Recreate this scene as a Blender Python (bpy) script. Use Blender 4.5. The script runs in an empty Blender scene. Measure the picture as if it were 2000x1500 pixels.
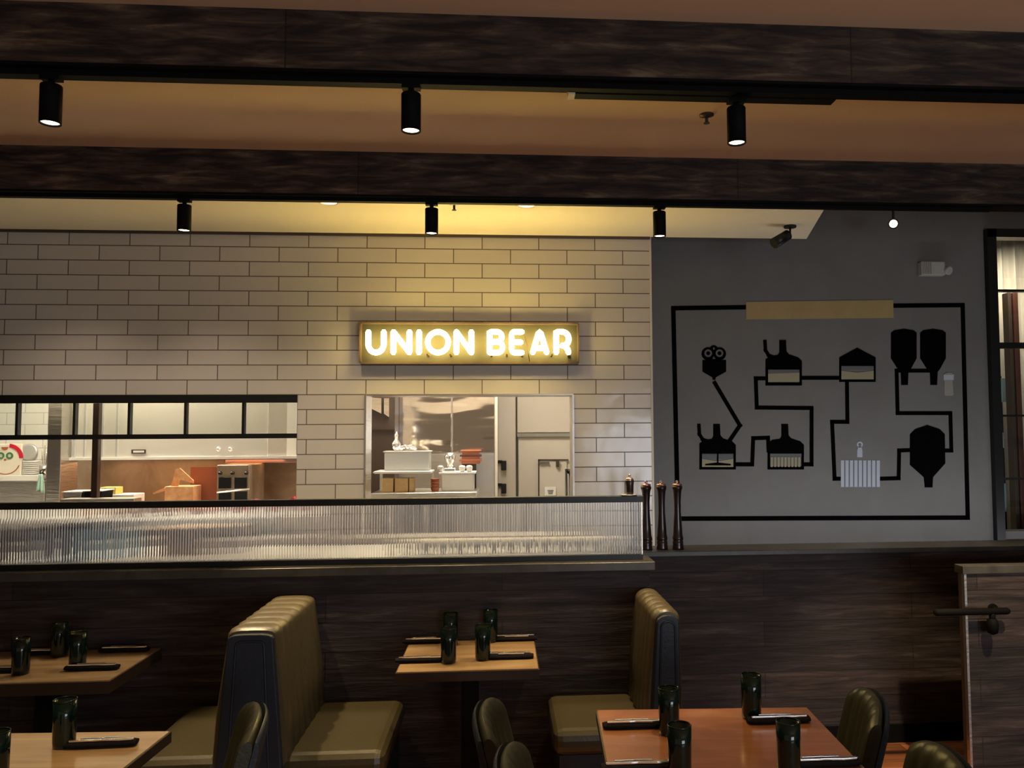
import bpy, bmesh, math, random
from mathutils import Vector, Matrix
random.seed(7)
R = math.radians; PI = math.pi
S = bpy.context.scene; C = S.collection
# ------------------------------------------------------------------ camera
F = 1600.0; CX = 1098.0; CY = 750.0
YAW = math.atan((CX-980)/F); PITCH = math.atan(96/F); ROLL = 0.0058
EYE = Vector((0, 0, 1.8))
fwd = Vector((math.sin(YAW)*math.cos(PITCH), math.cos(YAW)*math.cos(PITCH), math.sin(PITCH)))
r0 = Vector((math.cos(YAW), -math.sin(YAW), 0)); u0 = r0.cross(fwd)
cr = r0*math.cos(ROLL) - u0*math.sin(ROLL); cu = u0*math.cos(ROLL) + r0*math.sin(ROLL)
cam = bpy.data.objects.new('camera', bpy.data.cameras.new('camera')); C.objects.link(cam)
cam.data.lens = F/2000*36; cam.data.sensor_width = 36; cam.data.shift_x = (1000-CX)/2000
cam.data.clip_start = .02
m = Matrix((cr, cu, -fwd)).transposed().to_4x4(); m.translation = EYE
cam.matrix_world = m; S.camera = cam
def ray(px, py): return fwd*F + cr*(px-CX) + cu*(CY-py)
def at(px, py, Y):                       # point of the plane y = Y seen at a photo position
    d = ray(px, py); return EYE + d*(Y/d.y)
def X(px, Y, py=800): return at(px, py, Y).x
def Z(px, py, Y): return at(px, py, Y).z
def atz(px, py, z):
    d = ray(px, py); return EYE + d*((z-EYE.z)/d.z)

# ------------------------------------------------------------------ materials
def mat(name, col, rough=.6, metal=0, emit=None, es=0, spec=.5, coat=0, bump=None, trans=0, ior=1.45, alpha=1):
    M = bpy.data.materials.new(name); M.use_nodes = True
    b = M.node_tree.nodes['Principled BSDF']; b.inputs['Base Color'].default_value = (*col, 1)
    b.inputs['Roughness'].default_value = rough; b.inputs['Metallic'].default_value = metal
    b.inputs['Specular IOR Level'].default_value = spec; b.inputs['Coat Weight'].default_value = coat; b.inputs['Coat Roughness'].default_value = .14
    b.inputs['Transmission Weight'].default_value = trans; b.inputs['IOR'].default_value = ior
    if emit: b.inputs['Emission Color'].default_value = (*emit, 1); b.inputs['Emission Strength'].default_value = es
    if bump:
        sc, st, stretch = bump
        nt = M.node_tree; t = nt.nodes.new('ShaderNodeTexCoord'); mp = nt.nodes.new('ShaderNodeMapping')
        mp.inputs['Scale'].default_value = stretch
        n = nt.nodes.new('ShaderNodeTexNoise'); n.inputs['Scale'].default_value = sc; n.inputs['Detail'].default_value = 4
        bu = nt.nodes.new('ShaderNodeBump'); bu.inputs['Strength'].default_value = st; bu.inputs['Distance'].default_value = .02
        nt.links.new(t.outputs['Object'], mp.inputs[0]); nt.links.new(mp.outputs[0], n.inputs['Vector'])
        nt.links.new(n.outputs['Fac'], bu.inputs['Height']); nt.links.new(bu.outputs[0], b.inputs['Normal'])
    return M
def noise_mat(name, cols, scale, stretch, rough=.6, detail=8, bump=.2, coat=0, distort=.4, joints=None, spec=.5):
    """streaky wood or cloudy paint: colour ramp over stretched noise; joints=(board length, board height, axis) adds boards"""
    M = mat(name, cols[0], rough, coat=coat, spec=spec); nt = M.node_tree; N = nt.nodes; L = nt.links
    b = N['Principled BSDF']; t = N.new('ShaderNodeTexCoord'); mp = N.new('ShaderNodeMapping'); mp.inputs['Scale'].default_value = stretch
    n = N.new('ShaderNodeTexNoise'); n.inputs['Scale'].default_value = scale; n.inputs['Detail'].default_value = detail
    n.inputs['Distortion'].default_value = distort; n.inputs['Roughness'].default_value = .62
    cr_ = N.new('ShaderNodeValToRGB'); el = cr_.color_ramp.elements
    k = len(cols); el[0].position = .3; el[0].color = (*cols[0], 1); el[1].position = .72; el[1].color = (*cols[-1], 1)
    for i in range(1, k-1): e = el.new(.3+.42*i/(k-1)); e.color = (*cols[i], 1)
    L.new(t.outputs['Object'], mp.inputs[0]); L.new(mp.outputs[0], n.inputs['Vector']); L.new(n.outputs['Fac'], cr_.inputs[0])
    out = cr_.outputs[0]; hgt = n.outputs['Fac']
    if joints:
        bl, bh, axis, z0 = joints
        sp = N.new('ShaderNodeSeparateXYZ'); cb = N.new('ShaderNodeCombineXYZ'); L.new(t.outputs['Object'], sp.inputs[0])
        ad = N.new('ShaderNodeMath'); ad.operation = 'ADD'; ad.inputs[1].default_value = z0
        L.new(sp.outputs['X'], cb.inputs[0]); L.new(sp.outputs[axis], ad.inputs[0]); L.new(ad.outputs[0], cb.inputs[1])
        br = N.new('ShaderNodeTexBrick'); br.inputs['Scale'].default_value = 1; br.inputs['Brick Width'].default_value = bl
        br.inputs['Row Height'].default_value = bh; br.inputs['Mortar Size'].default_value = .0022; br.offset = .37
        br.inputs['Color1'].default_value = (.55, .55, .55, 1); br.inputs['Color2'].default_value = (1.25, 1.2, 1.2, 1); br.inputs['Mortar'].default_value = (.08, .07, .07, 1)
        L.new(cb.outputs[0], br.inputs['Vector'])
        mx = N.new('ShaderNodeMix'); mx.data_type = 'RGBA'; mx.blend_type = 'MULTIPLY'; mx.inputs[0].default_value = 1
        L.new(out, mx.inputs[6]); L.new(br.outputs['Color'], mx.inputs[7]); out = mx.outputs[2]
    L.new(out, b.inputs['Base Color'])
    bu = N.new('ShaderNodeBump'); bu.inputs['Strength'].default_value = bump; bu.inputs['Distance'].default_value = .01
    L.new(hgt, bu.inputs['Height']); L.new(bu.outputs[0], b.inputs['Normal'])
    return M
M = {}
M['ceiling'] = noise_mat('ceiling paint', [(.70, .50, .31), (.76, .55, .35)], 1.2, (1, 1, 1), .8, 2, .02)
M['soffit'] = noise_mat('soffit paint', [(.78, .69, .50), (.82, .73, .54)], 1.0, (1, 1, 1), .7, 2, .02)
M['beam'] = noise_mat('reclaimed beam wood', [(.004, .002, .0015), (.018, .009, .006), (.075, .044, .026), (.20, .15, .09)], 5, (.7, 5, 5), .75, 10, .5, joints=(1.9, .4, 'Z', .1))
M['plank'] = noise_mat('dark plank wood', [(.006, .004, .0035), (.020, .013, .012), (.040, .029, .027), (.085, .07, .066)], 5, (.55, 6, 6), .62, 10, .6, joints=(2.4, .145, 'Z', .02))
M['floor'] = noise_mat('floor boards', [(.20, .07, .03), (.34, .13, .055), (.42, .19, .09)], 6, (.35, 6, 1), .35, 8, .1, joints=(1.4, .12, 'Y', 0))
M['table'] = noise_mat('table wood', [(.30, .17, .065), (.40, .25, .11), (.50, .35, .18)], 3.2, (.5, 5, 5), .3, 9, .04, coat=1.0)
M['table_dark'] = noise_mat('warm table wood', [(.21, .072, .026), (.31, .115, .045), (.40, .19, .085)], 2.4, (.6, 3.5, 4), .3, 9, .04, coat=1.0, distort=1.2)
M['black'] = mat('black metal', (.003, .003, .003), .42)
M['blackmatte'] = mat('matt black metal', (.003, .003, .003), .7, spec=.12)
M['ledge'] = noise_mat('ledge stone', [(.03, .028, .024), (.07, .065, .055)], 9, (1, 1, 1), .35, 6, .1)
M['vinyl'] = mat('black vinyl', (.018, .024, .034), .45, spec=.4, bump=(60, .08, (1, 1, 1)))
M['olive'] = mat('olive vinyl', (.095, .075, .036), .36, bump=(70, .06, (1, 1, 1)))
M['seat'] = mat('olive seat vinyl', (.058, .047, .022), .3, bump=(70, .06, (1, 1, 1)))
M['edge'] = mat('dark brown table edge', (.035, .02, .011), .5)  # darker than the table tops, laid round their sides
M['chairolive'] = mat('dark olive vinyl', (.028, .026, .013), .36, bump=(70, .06, (1, 1, 1)))
M['cloth'] = mat('black napkin cloth', (.010, .008, .009), .9, spec=.1, bump=(90, .3, (1, 1, 1)))
M['cutlery'] = mat('polished cutlery', (.95, .93, .90), .22, 1)
M['glass'] = mat('dark green bottle glass', (.003, .014, .009), .06, spec=.6, trans=.3)
M['muralwall'] = noise_mat('grey wall paint', [(.13, .125, .115), (.15, .145, .135)], 3, (1, 1, 1), .8, 4, .05)
M['muralblack'] = mat('black mural paint', (.0015, .0015, .002), .9, spec=.02)
M['mustard'] = noise_mat('mustard mural paint', [(.30, .21, .085), (.36, .26, .11)], 5, (1, 1, 1), .8, 3, 0)
M['muralcream'] = mat('cream mural paint', (.27, .24, .15), .8)
M['muralgrey'] = mat('mid grey mural paint', (.10, .10, .10), .8)
M['muralwhite'] = mat('pale blue grey mural paint', (.36, .39, .44), .8)
M['muralbeer'] = mat('light grey mural paint', (.24, .23, .20), .8)
M['steel'] = mat('brushed steel', (.62, .58, .52), .32, 1, bump=(8, .12, (1, 1, 8)))
M['hood'] = mat('satin hood steel', (.74, .71, .63), .36, .35, bump=(5, .06, (1, 1, 1)))
M['wavysteel'] = mat('mirror steel door', (.70, .62, .52), .10, 1, bump=(3.0, .6, (.7, 1, 2.8)))
M['warmsteel'] = noise_mat('warm tinted steel', [(.26, .18, .12), (.36, .26, .17), (.44, .34, .25)], 4, (1, 1, .8), .38, 5, .05)  # steel with the heat lamp's warm glow put into its colour
M['warmsteel'].node_tree.nodes['Principled BSDF'].inputs['Metallic'].default_value = .5
M['cream'] = noise_mat('cream wall panel', [(.52, .47, .40), (.56, .51, .44)], 2, (1, 1, 1), .5, 2, .02)
M['white'] = mat('white glazed', (.75, .73, .68), .35)
M['pewter'] = mat('galvanised steel', (.55, .55, .52), .4, .5)
M['rust'] = mat('terracotta plastic', (.34, .10, .045), .5)
M['kraft'] = noise_mat('kraft board', [(.50, .32, .14), (.62, .44, .22)], 12, (1, 1, 1), .7, 5, .2)
M['orange'] = noise_mat('orange kraft paper', [(.60, .25, .10), (.78, .45, .22)], 14, (1, 1, 1), .7, 5, .6)
M['red'] = mat('red silicone', (.50, .015, .03), .4)
M['mint'] = mat('mint cloth', (.36, .56, .46), .9)
M['green'] = mat('leaf green', (.06, .16, .07), .6)
M['darkbrown'] = mat('dark brown panel', (.055, .035, .024), .5)
M['brownpost'] = mat('dark brown metal', (.035, .018, .010), .4, .3)
M['millwood'] = mat('near black turned wood', (.020, .009, .008), .3, coat=.4)
M['rosemetal'] = mat('rose metal', (.60, .36, .34), .28, .9)
M['bluetub'] = mat('pale blue plastic', (.16, .38, .60), .5)
M['yellow'] = mat('yellow plastic', (.62, .44, .10), .5)
M['paper'] = mat('printed board', (.72, .66, .52), .6)
M['neon'] = mat('neon tube', (1, .9, .6), .5, emit=(1.0, .75, .22), es=44)
M['signback'] = mat('sign tray enamel', (.017, .0145, .006), .6)
M['lens'] = mat('lamp lens', (1, .9, .7), .5, emit=(1, .80, .55), es=9)
M['downlight'] = mat('downlight lens', (1, .95, .8), .5, emit=(1, .86, .55), es=1.6)
M['tube'] = mat('fluorescent diffuser', (1, 1, 1), .5, emit=(1, .92, .76), es=6)
M['tubecap'] = mat('cream plastic cap', (.75, .62, .40), .5)
M['plasticwhite'] = mat('white plastic housing', (.36, .35, .32), .5)
M['darksky'] = mat('black painted ceiling', (.01, .01, .01), .9)
M['curtain'] = noise_mat('pale drape', [(.42, .38, .32), (.55, .50, .43)], 8, (6, 1, .3), .8, 3, .1)
M['woodred'] = noise_mat('red brown post wood', [(.05, .014, .008), (.10, .03, .018)], 5, (4, 4, .5), .5, 5, .1)
M['aqua'] = mat('sky blue lit panel', (.35, .50, .56), .6)
def clear_glass(name, tint, gl=.08, rough=.02):
    m_ = bpy.data.materials.new(name); m_.use_nodes = True; nt = m_.node_tree; nt.nodes.clear()
    o = nt.nodes.new('ShaderNodeOutputMaterial'); mx = nt.nodes.new('ShaderNodeMixShader'); mx.inputs[0].default_value = gl
    t = nt.nodes.new('ShaderNodeBsdfTransparent'); t.inputs[0].default_value = (*tint, 1)
    g = nt.nodes.new('ShaderNodeBsdfGlossy'); g.inputs['Roughness'].default_value = rough
    nt.links.new(t.outputs[0], mx.inputs[1]); nt.links.new(g.outputs[0], mx.inputs[2]); nt.links.new(mx.outputs[0], o.inputs[0])
    return m_
M['pane'] = clear_glass('clear window glass', (.93, .95, .93))
def fluted():
    m_ = bpy.data.materials.new('fluted frosted glass'); m_.use_nodes = True; nt = m_.node_tree; nt.nodes.clear()
    o = nt.nodes.new('ShaderNodeOutputMaterial'); mx = nt.nodes.new('ShaderNodeMixShader'); mx.inputs[0].default_value = .17
    t = nt.nodes.new('ShaderNodeBsdfRefraction'); t.inputs['IOR'].default_value = 1.35; t.inputs['Roughness'].default_value = .065
    t.inputs[0].default_value = (.97, .96, .93, 1)
    d = nt.nodes.new('ShaderNodeBsdfGlossy'); d.inputs['Roughness'].default_value = .3
    nt.links.new(t.outputs[0], mx.inputs[1]); nt.links.new(d.outputs[0], mx.inputs[2]); nt.links.new(mx.outputs[0], o.inputs[0])
    return m_
M['fluted'] = fluted()
_n = [n_ for n_ in M['wavysteel'].node_tree.nodes if n_.type == 'TEX_NOISE'][0]; _n.inputs['Detail'].default_value = .6
# tiles
YT = 5.5
TZ0 = Z(0, 742.5, YT); TH = (Z(0, 477, YT)-TZ0)/9
TX0 = X(15, YT, 463); TW = (X(488, YT, 463)-TX0)/4
print('tile', TZ0, TH, TX0, TW, 'eye slopes ok')
def tile_mat(name, tx0, tw, tz0, th, c1, c2, mort, rough, bs, bsc, shift):
    m_ = mat(name, c1, rough, spec=.6, coat=.15); nt = m_.node_tree; N = nt.nodes; L = nt.links; b = N['Principled BSDF']
    t = N.new('ShaderNodeTexCoord'); sp = N.new('ShaderNodeSeparateXYZ'); cb = N.new('ShaderNodeCombineXYZ')
    L.new(t.outputs['Object'], sp.inputs[0])
    for k, off in (('X', -tx0+tw*shift+tw*40), ('Z', -tz0+th*40)):
        a = N.new('ShaderNodeMath'); a.operation = 'ADD'; a.inputs[1].default_value = off
        L.new(sp.outputs[k], a.inputs[0]); L.new(a.outputs[0], cb.inputs[0 if k == 'X' else 1])
    br = N.new('ShaderNodeTexBrick'); br.inputs['Scale'].default_value = 1; br.inputs['Brick Width'].default_value = tw
    br.inputs['Row Height'].default_value = th; br.inputs['Mortar Size'].default_value = .0032; br.inputs['Mortar Smooth'].default_value = .15
    br.inputs['Color1'].default_value = (*c1, 1); br.inputs['Color2'].default_value = (*c2, 1); br.inputs['Mortar'].default_value = (*mort, 1)
    L.new(cb.outputs[0], br.inputs['Vector']); L.new(br.outputs['Color'], b.inputs['Base Color'])
    n = N.new('ShaderNodeTexNoise'); n.inputs['Scale'].default_value = bsc; n.inputs['Detail'].default_value = 1; L.new(t.outputs['Object'], n.inputs['Vector'])
    mp = N.new('ShaderNodeMath'); mp.operation = 'SUBTRACT'; L.new(n.outputs['Fac'], mp.inputs[0])
    mu = N.new('ShaderNodeMath'); mu.operation = 'MULTIPLY'; mu.inputs[1].default_value = .5; L.new(br.outputs['Fac'], mu.inputs[0]); L.new(mu.outputs[0], mp.inputs[1])
    bu = N.new('ShaderNodeBump'); bu.inputs['Strength'].default_value = bs; bu.inputs['Distance'].default_value = .006
    L.new(mp.outputs[0], bu.inputs['Height']); L.new(bu.outputs[0], b.inputs['Normal'])
    rr = N.new('ShaderNodeMapRange'); rr.inputs[3].default_value = rough; rr.inputs[4].default_value = .8; L.new(br.outputs['Fac'], rr.inputs[0]); L.new(rr.outputs[0], b.inputs['Roughness'])
    return m_
M['tile'] = tile_mat('grey cream wall tile', TX0, TW, TZ0, TH, (.46, .42, .38), (.50, .46, .415), (.085, .062, .042), .16, .55, 7, 0)
M['whitetile'] = tile_mat('white kitchen tile', 0, .3, 0, .1, (.70, .68, .60), (.73, .71, .63), (.45, .42, .36), .3, .2, 7, 0)

# ------------------------------------------------------------------ mesh helpers
class MB:
    def __init__(s): s.v = []; s.f = []; s.sm = []
    def add(s, vs, fs, smooth=False):
        o = len(s.v); s.v += [tuple(v) for v in vs]
        s.f += [tuple(i+o for i in f) for f in fs]; s.sm += [smooth]*len(fs); return s
    def box(s, x0, x1, y0, y1, z0, z1):
        vs = [(x, y, z) for x in (x0, x1) for y in (y0, y1) for z in (z0, z1)]
        return s.add(vs, [(0, 1, 3, 2), (4, 6, 7, 5), (0, 4, 5, 1), (2, 3, 7, 6), (0, 2, 6, 4), (1, 5, 7, 3)])
    def prism(s, pts, a, b, axis='y'):
        """2-D outline (x,z) extruded between y=a and y=b (axis 'z': outline (x,y))"""
        n = len(pts)
        if axis == 'y': vs = [(p[0], a, p[1]) for p in pts]+[(p[0], b, p[1]) for p in pts]
        elif axis == 'z': vs = [(p[0], p[1], a) for p in pts]+[(p[0], p[1], b) for p in pts]
        else: vs = [(a, p[0], p[1]) for p in pts]+[(b, p[0], p[1]) for p in pts]
        return s.add(vs, [tuple(range(n-1, -1, -1)), tuple(range(n, 2*n))]+[(i, (i+1) % n, n+(i+1) % n, n+i) for i in range(n)])
    def lathe(s, prof, c=(0, 0, 0), seg=20, cap=True, axis=None):
        """profile [(r, z)] about vertical axis through c (or along Vector axis)"""
        c = Vector(c); q = axis.to_track_quat('Z', 'Y') if axis is not None else None
        vs = []
        for r, z in prof:
            for k in range(seg):
                a = 2*PI*k/seg; p = Vector((r*math.cos(a), r*math.sin(a), z))
                vs.append(c+(q @ p if q else p))
        n = len(prof); fs = [(i*seg+k, i*seg+(k+1) % seg, (i+1)*seg+(k+1) % seg, (i+1)*seg+k) for i in range(n-1) for k in range(seg)]
        s.add(vs, fs, True)
        if cap:
            o = len(s.v)-len(vs)
            s.f.append(tuple(range(o+seg-1, o-1, -1))); s.f.append(tuple(range(o+(n-1)*seg, o+n*seg))); s.sm += [False, False]
        return s
    def cyl(s, p0, p1, r, r2=None, seg=16):
        p0 = Vector(p0); p1 = Vector(p1); d = p1-p0
        return s.lathe([(r, 0), (r2 if r2 is not None else r, d.length)], p0, seg, True, d.normalized())
    def tube(s, pts, r, seg=10, closed=False):
        pts = [Vector(p) for p in pts]; n = len(pts); rings = []; vs = []
        prev = None
        for i, p in enumerate(pts):
            a = pts[(i-1) % n] if (closed or i > 0) else p; b = pts[(i+1) % n] if (closed or i < n-1) else p
            t = (b-a).normalized()
            if prev is None:
                up = Vector((0, 0, 1)) if abs(t.z) < .9 else Vector((0, 1, 0)); nn = t.cross(up).normalized()
            else: nn = (prev-t*prev.dot(t)).normalized()
            prev = nn; bb = t.cross(nn)
            vs += [p+(nn*math.cos(2*PI*k/seg)+bb*math.sin(2*PI*k/seg))*r for k in range(seg)]
        m_ = n if closed else n-1
        fs = [(i*seg+k, i*seg+(k+1) % seg, ((i+1) % n)*seg+(k+1) % seg, ((i+1) % n)*seg+k) for i in range(m_) for k in range(seg)]
        s.add(vs, fs, True)
        if not closed:
            o = len(s.v)-len(vs)
            for e, d in ((0, -1), (n-1, 1)):
                t = (pts[1]-pts[0]).normalized()*-1 if e == 0 else (pts[-1]-pts[-2]).normalized()
                ring = [o+e*seg+k for k in range(seg)]
                r2 = []
                for k in range(seg): s.v.append(tuple(Vector(s.v[ring[k]])*.55+pts[e]*.45+t*r*.75)); r2.append(len(s.v)-1)
                for k in range(seg): s.f.append((ring[k], ring[(k+1) % seg], r2[(k+1) % seg], r2[k])); s.sm.append(True)
                s.f.append(tuple(r2)); s.sm.append(True)
        return s
    def grid(s, fn, nu, nv, smooth=True, closeu=False):
        vs = [fn(i/nu, j/nv) for i in range(nu+(0 if closeu else 1)) for j in range(nv+1)]
        w = nv+1; nn = nu if closeu else nu+1
        fs = [(i*w+j, ((i+1) % nn)*w+j, ((i+1) % nn)*w+j+1, i*w+j+1) for i in range(nu) for j in range(nv)]
        return s.add(vs, fs, smooth)
    def build(s, name, m_, parent=None, loc=None, bevel=0, world=False, label=None, fix=True):
        me = bpy.data.meshes.new(name)
        off = Vector((0, 0, 0))
        if world and parent: off = parent.location if parent.parent is None else parent.parent.location
        if loc is not None and world: off = Vector(loc)
        me.from_pydata([tuple(Vector(v)-off) for v in s.v], [], s.f); me.update()
        for p, k in zip(me.polygons, s.sm): p.use_smooth = k
        if fix:
            bm = bmesh.new(); bm.from_mesh(me); bmesh.ops.recalc_face_normals(bm, faces=bm.faces); bm.to_mesh(me); bm.free()
        me.materials.append(m_)
        o = bpy.data.objects.new(name, me); C.objects.link(o)
        if parent: o.parent = parent
        elif loc is not None: o.location = loc
        if bevel:
            b = o.modifiers.new('bevel', 'BEVEL'); b.width = bevel; b.segments = 3; b.limit_method = 'ANGLE'; b.angle_limit = R(40)
        if label: o['label'] = label
        return o
def tag(o, label=None, cat=None, group=None, kind=None):
    if label: o['label'] = label
    if cat: o['category'] = cat
    if group: o['group'] = group
    if kind: o['kind'] = kind
    return o
def thing(name, loc, label, cat, group=None, rz=0):
    o = bpy.data.objects.new(name, None); o.empty_display_size = .1; C.objects.link(o)
    o.location = loc; o.rotation_euler = (0, 0, rz); return tag(o, label, cat, group)
def struct(name, mb, m_, bevel=0): return tag(mb.build(name, m_, bevel=bevel), kind='structure')
def copy_tree(o, parent=None):
    kids = list(o.children)
    c = o.copy(); C.objects.link(c)
    if parent: c.parent = parent
    for ch in kids: copy_tree(ch, c)
    return c
def place(proto, used, loc, rz, label, group=None):
    o = copy_tree(proto) if used[0] else proto; used[0] = True
    o.location = loc; o.rotation_euler = (0, 0, rz); o['label'] = label
    if group: o['group'] = group
    return o

# ------------------------------------------------------------------ room shell
XL = -5.2; XR = 5.6
struct('floor', MB().box(XL, XR, -3.6, 6.1, -.05, 0), M['floor'])
ZC = 3.19
YB2 = 4.02; YB1 = 2.66
struct('ceiling', MB().box(XL, XR, -3.6, YB2+.1, ZC, ZC+.12), M['ceiling'])
# tile wall with two openings
xo1 = X(580, YT, 870); xr0 = X(713, YT, 870); xr1 = X(1120, YT, 870); xe = X(1271, YT, 700)
zo = Z(600, 771.5, YT); zb = 1.12; ztop = ZC+.1
w = MB().box(XL, xe, YT, YT+.22, zo, ztop).box(xo1, xr0, YT, YT+.22, zb, zo).box(xr1, xe, YT, YT+.22, zb, zo).box(XL, xe, YT, YT+.22, 0, zb)
struct('wall_back', w, M['tile'])
zs = Z(600, 455, YT)
# soffit with slanted right edge
pA = at(1575, 459, YT); pB = at(1612, 405, YT); sB = atz(1612, 405, zs)
d = Vector((sB.x-pA.x, sB.y-pA.y)); k = (YB2+.1-YT)/d.y; pN = (pA.x+d.x*k, YB2+.1)
struct('ceiling_soffit', MB().prism([(XL, YB2+.06), (pN[0], pN[1]), (pA.x, YT+.0), (XL, YT)], zs, ZC+.3, 'z'), M['soffit'])
struct('trim_1', MB().box(XL, xe+.004, YT-.012, YT, zs-.018, zs), M['darkbrown'])
struct('trim_2', MB().box(xe-.002, xe+.012, YT-.004, YT+.24, 0, zs), M['cream'])
# light metal jambs round the right hand pass opening
jt = MB()
for x_ in (xr0, xr1): jt.box(x_-.006, x_+.006, YT-.008, YT+.23, zb, zo)
jt.box(xr0, xr1, YT-.006, YT+.23, zo-.006, zo+.004)
struct('trim_3', jt, M['steel'])
# mural wall behind, running up into the dark
YM = 5.9
xw0 = X(1928, YM, 700)
xwin0, xwin1 = xw0+.02, XR
struct('wall_mural', MB().box(xe-.3, xwin0, YM, YM+.12, 0, 4.3).box(xwin0, XR, YM, YM+.12, 0, 1.05).box(xwin0, XR, YM, YM+.12, Z(1960, 450, YM), 4.3), M['muralwall'])
struct('ceiling_high', MB().box(xe-.4, XR, YB2+.1, 6.1, 4.3, 4.4), M['darksky'])
struct('wall_right', MB().box(XR, XR+.1, -1.5, 8.5, 0, 4.4), M['muralwall'])
struct('wall_left', MB().box(XL-.1, XL, -1.5, 8.5, 0, 3.5), M['muralwall'])

# ------------------------------------------------------------------ beams, tracks
def beam(y0, th, zlow, label, trk):
    t = thing('ceiling_beam', (0, y0, zlow), label, 'beam')
    MB().box(XL, XR, y0, y0+th, zlow, ZC+.0).build('timber_cladding', M['beam'], t, world=True)
    MB().box(XL, XR, y0+.0, y0+th+.008, zlow-.010, zlow).build('steel_edge', M['blackmatte'], t, world=True)
    return t
zb1 = Z(1000, 144, YB1); zb2 = Z(1000, 384, YB2)
print('beam bottoms', zb1, zb2, 'ceil', Z(1000, 36, YB1), Z(1000, 305, YB2), 'soffit', zs)
beam(YB1, .11, zb1, 'dark reclaimed timber ceiling beam nearest the camera, across the top of the photo', 0)
beam(YB2, .10, zb2, 'dark reclaimed timber ceiling beam farther back, above the tiled wall', 0)
T1 = zb1-.010; T2 = zb2-.010
tr1 = MB().box(XL, XR, YB1+.03, YB1+.065, T1-.020, T1)
tag(tr1.build('light_track', M['blackmatte']), 'long black light track under the nearer timber beam', 'light track')
tr2 = MB().box(XL, X(1960, YB2), YB2+.03, YB2+.065, T2-.016, T2)
tag(tr2.build('light_track', M['blackmatte']), 'long black light track under the farther timber beam', 'light track')
# second short track piece with a cream end cap (right of centre)
e0 = atz(1112, 183, T1-.022); e1 = atz(1640, 188, T1-.022); e0.y = max(e0.y, YB1+.092)
tt = thing('linear_light', (e0.x, e0.y, T1-.0), 'short black linear fixture with a cream end cap beside the nearer track', 'light fixture')
MB().box(e0.x+.02, e1.x, e0.y-.02, e0.y+.025, T1-.022, T1+.004).box(e0.x+.02, e1.x, YB1+.068, e0.y-.018, T1-.004, T1+.004).build('housing', M['blackmatte'], tt, world=True)
MB().box(e0.x-.004, e0.x+.02, e0.y-.022, e0.y+.027, T1-.024, T1+.005).build('end_cap', M['tubecap'], tt, world=True, label='cream end cap')

# cylinder spotlights
def spot_proto():
    t = thing('track_spotlight', (0, 0, 0), 'x', 'spotlight', 'black cylinder spotlights on the ceiling tracks')
    MB().box(-.03, .03, -.016, .016, -.012, 0).cyl((0, 0, -.012), (0, 0, -.03), .01).build('adapter', M['blackmatte'], t)
    MB().lathe([(.0, -.028), (.031, -.028), (.0325, -.031), (.0325, -.155), (.029, -.155), (.027, -.150), (.027, -.12)], seg=28, cap=False).build('housing', M['blackmatte'], t)
    MB().lathe([(.0, -.149), (.0275, -.149), (.0275, -.146), (0, -.146)], seg=24, cap=False).build('lens', M['lens'], t, label='glowing lamp lens')
    return t
sp_ = spot_proto(); su = [False]
spots = [
 (100, 140, 0, 'black cylinder spotlight at the left end of the nearer beam'),
 (803, 150, 0, 'black cylinder spotlight in the middle of the nearer beam'),
 (1438, 190, 0, 'black cylinder spotlight under the short linear fixture on the nearer beam'),
 (360, 378, 1, 'black cylinder spotlight on the farther beam, left of the glowing sign'),
 (843, 388, 1, 'black cylinder spotlight on the farther beam straight above the glowing sign'),
 (1288, 398, 1, 'black cylinder spotlight on the farther beam above the right edge of the tiles')]
LW = []
for px, py, row, lab in spots:
    y = (YB1 if row == 0 else YB2)+.0475; z = (T1-.020) if row == 0 else (T2-.016)
    if px == 1438: y = e0.y; z = T1-.022
    x = X(px, y, py+40); place(sp_, su, (x, y, z), 0, lab); LW.append((x, y, z-.16, row, px))
def lamp(kind, name, loc, power, col, **k):
    l = bpy.data.lights.new(name, kind); l.energy = power; l.color = col
    o = bpy.data.objects.new(name, l); C.objects.link(o); o.location = loc
    for a, b in k.items():
        if a == 'rot': o.rotation_euler = b
        elif a == 'aim': o.rotation_euler = (Vector(b)-Vector(loc)).to_track_quat('-Z', 'Y').to_euler()
        else: setattr(l, a, b)
    return o
WARM = (1, .74, .42)
for x, y, z, row, px in LW:
    pw = {100: 95, 803: 90, 1438: 60, 360: 210, 843: 62, 1288: 170}[px]
    tgt = {360: (-1.02, 3.85, 1), 1288: (.62, 3.85, 1)}.get(px, (x, y, 0))
    lamp('SPOT', 'spot lamp', (x, y, z), pw, WARM, spot_size=R({360: 36}.get(px, 50)), spot_blend=.6, shadow_soft_size=.025, aim=tgt)
# recessed downlights, sprinklers, camera-like bullet lamp
for px, py, lab in ((642, 394, 'small round recessed downlight in the soffit, left of the spotlight above the sign'), (1028, 400, 'small round recessed downlight in the soffit, right of the spotlight above the sign')):
    p = atz(px, py, zs)
    t = thing('recessed_downlight', (p.x, p.y, zs), lab, 'downlight', 'recessed soffit downlights')
    MB().lathe([(.062, .002), (.062, -.006), (.048, -.008), (.046, -.001)], p, 24, False).build('ring', M['soffit'], t, world=True)
    MB().lathe([(0, -.004), (.046, -.004), (.046, -.001), (0, -.001)], p, 24, False).build('lens', M['downlight'], t, world=True, label='glowing lens')
for px in (60, 350, 642, 1028):  # two left lamps have no fixture, added to brighten the tiled wall
    q = atz(px, 394, zs); lamp('SPOT', 'aisle downlight and fill', (q.x, q.y, zs-.02), 70 if px > 300 else 50, (1, .82, .6), spot_size=R(104), spot_blend=1.0, shadow_soft_size=.04, rot=(0, 0, 0))
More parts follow.
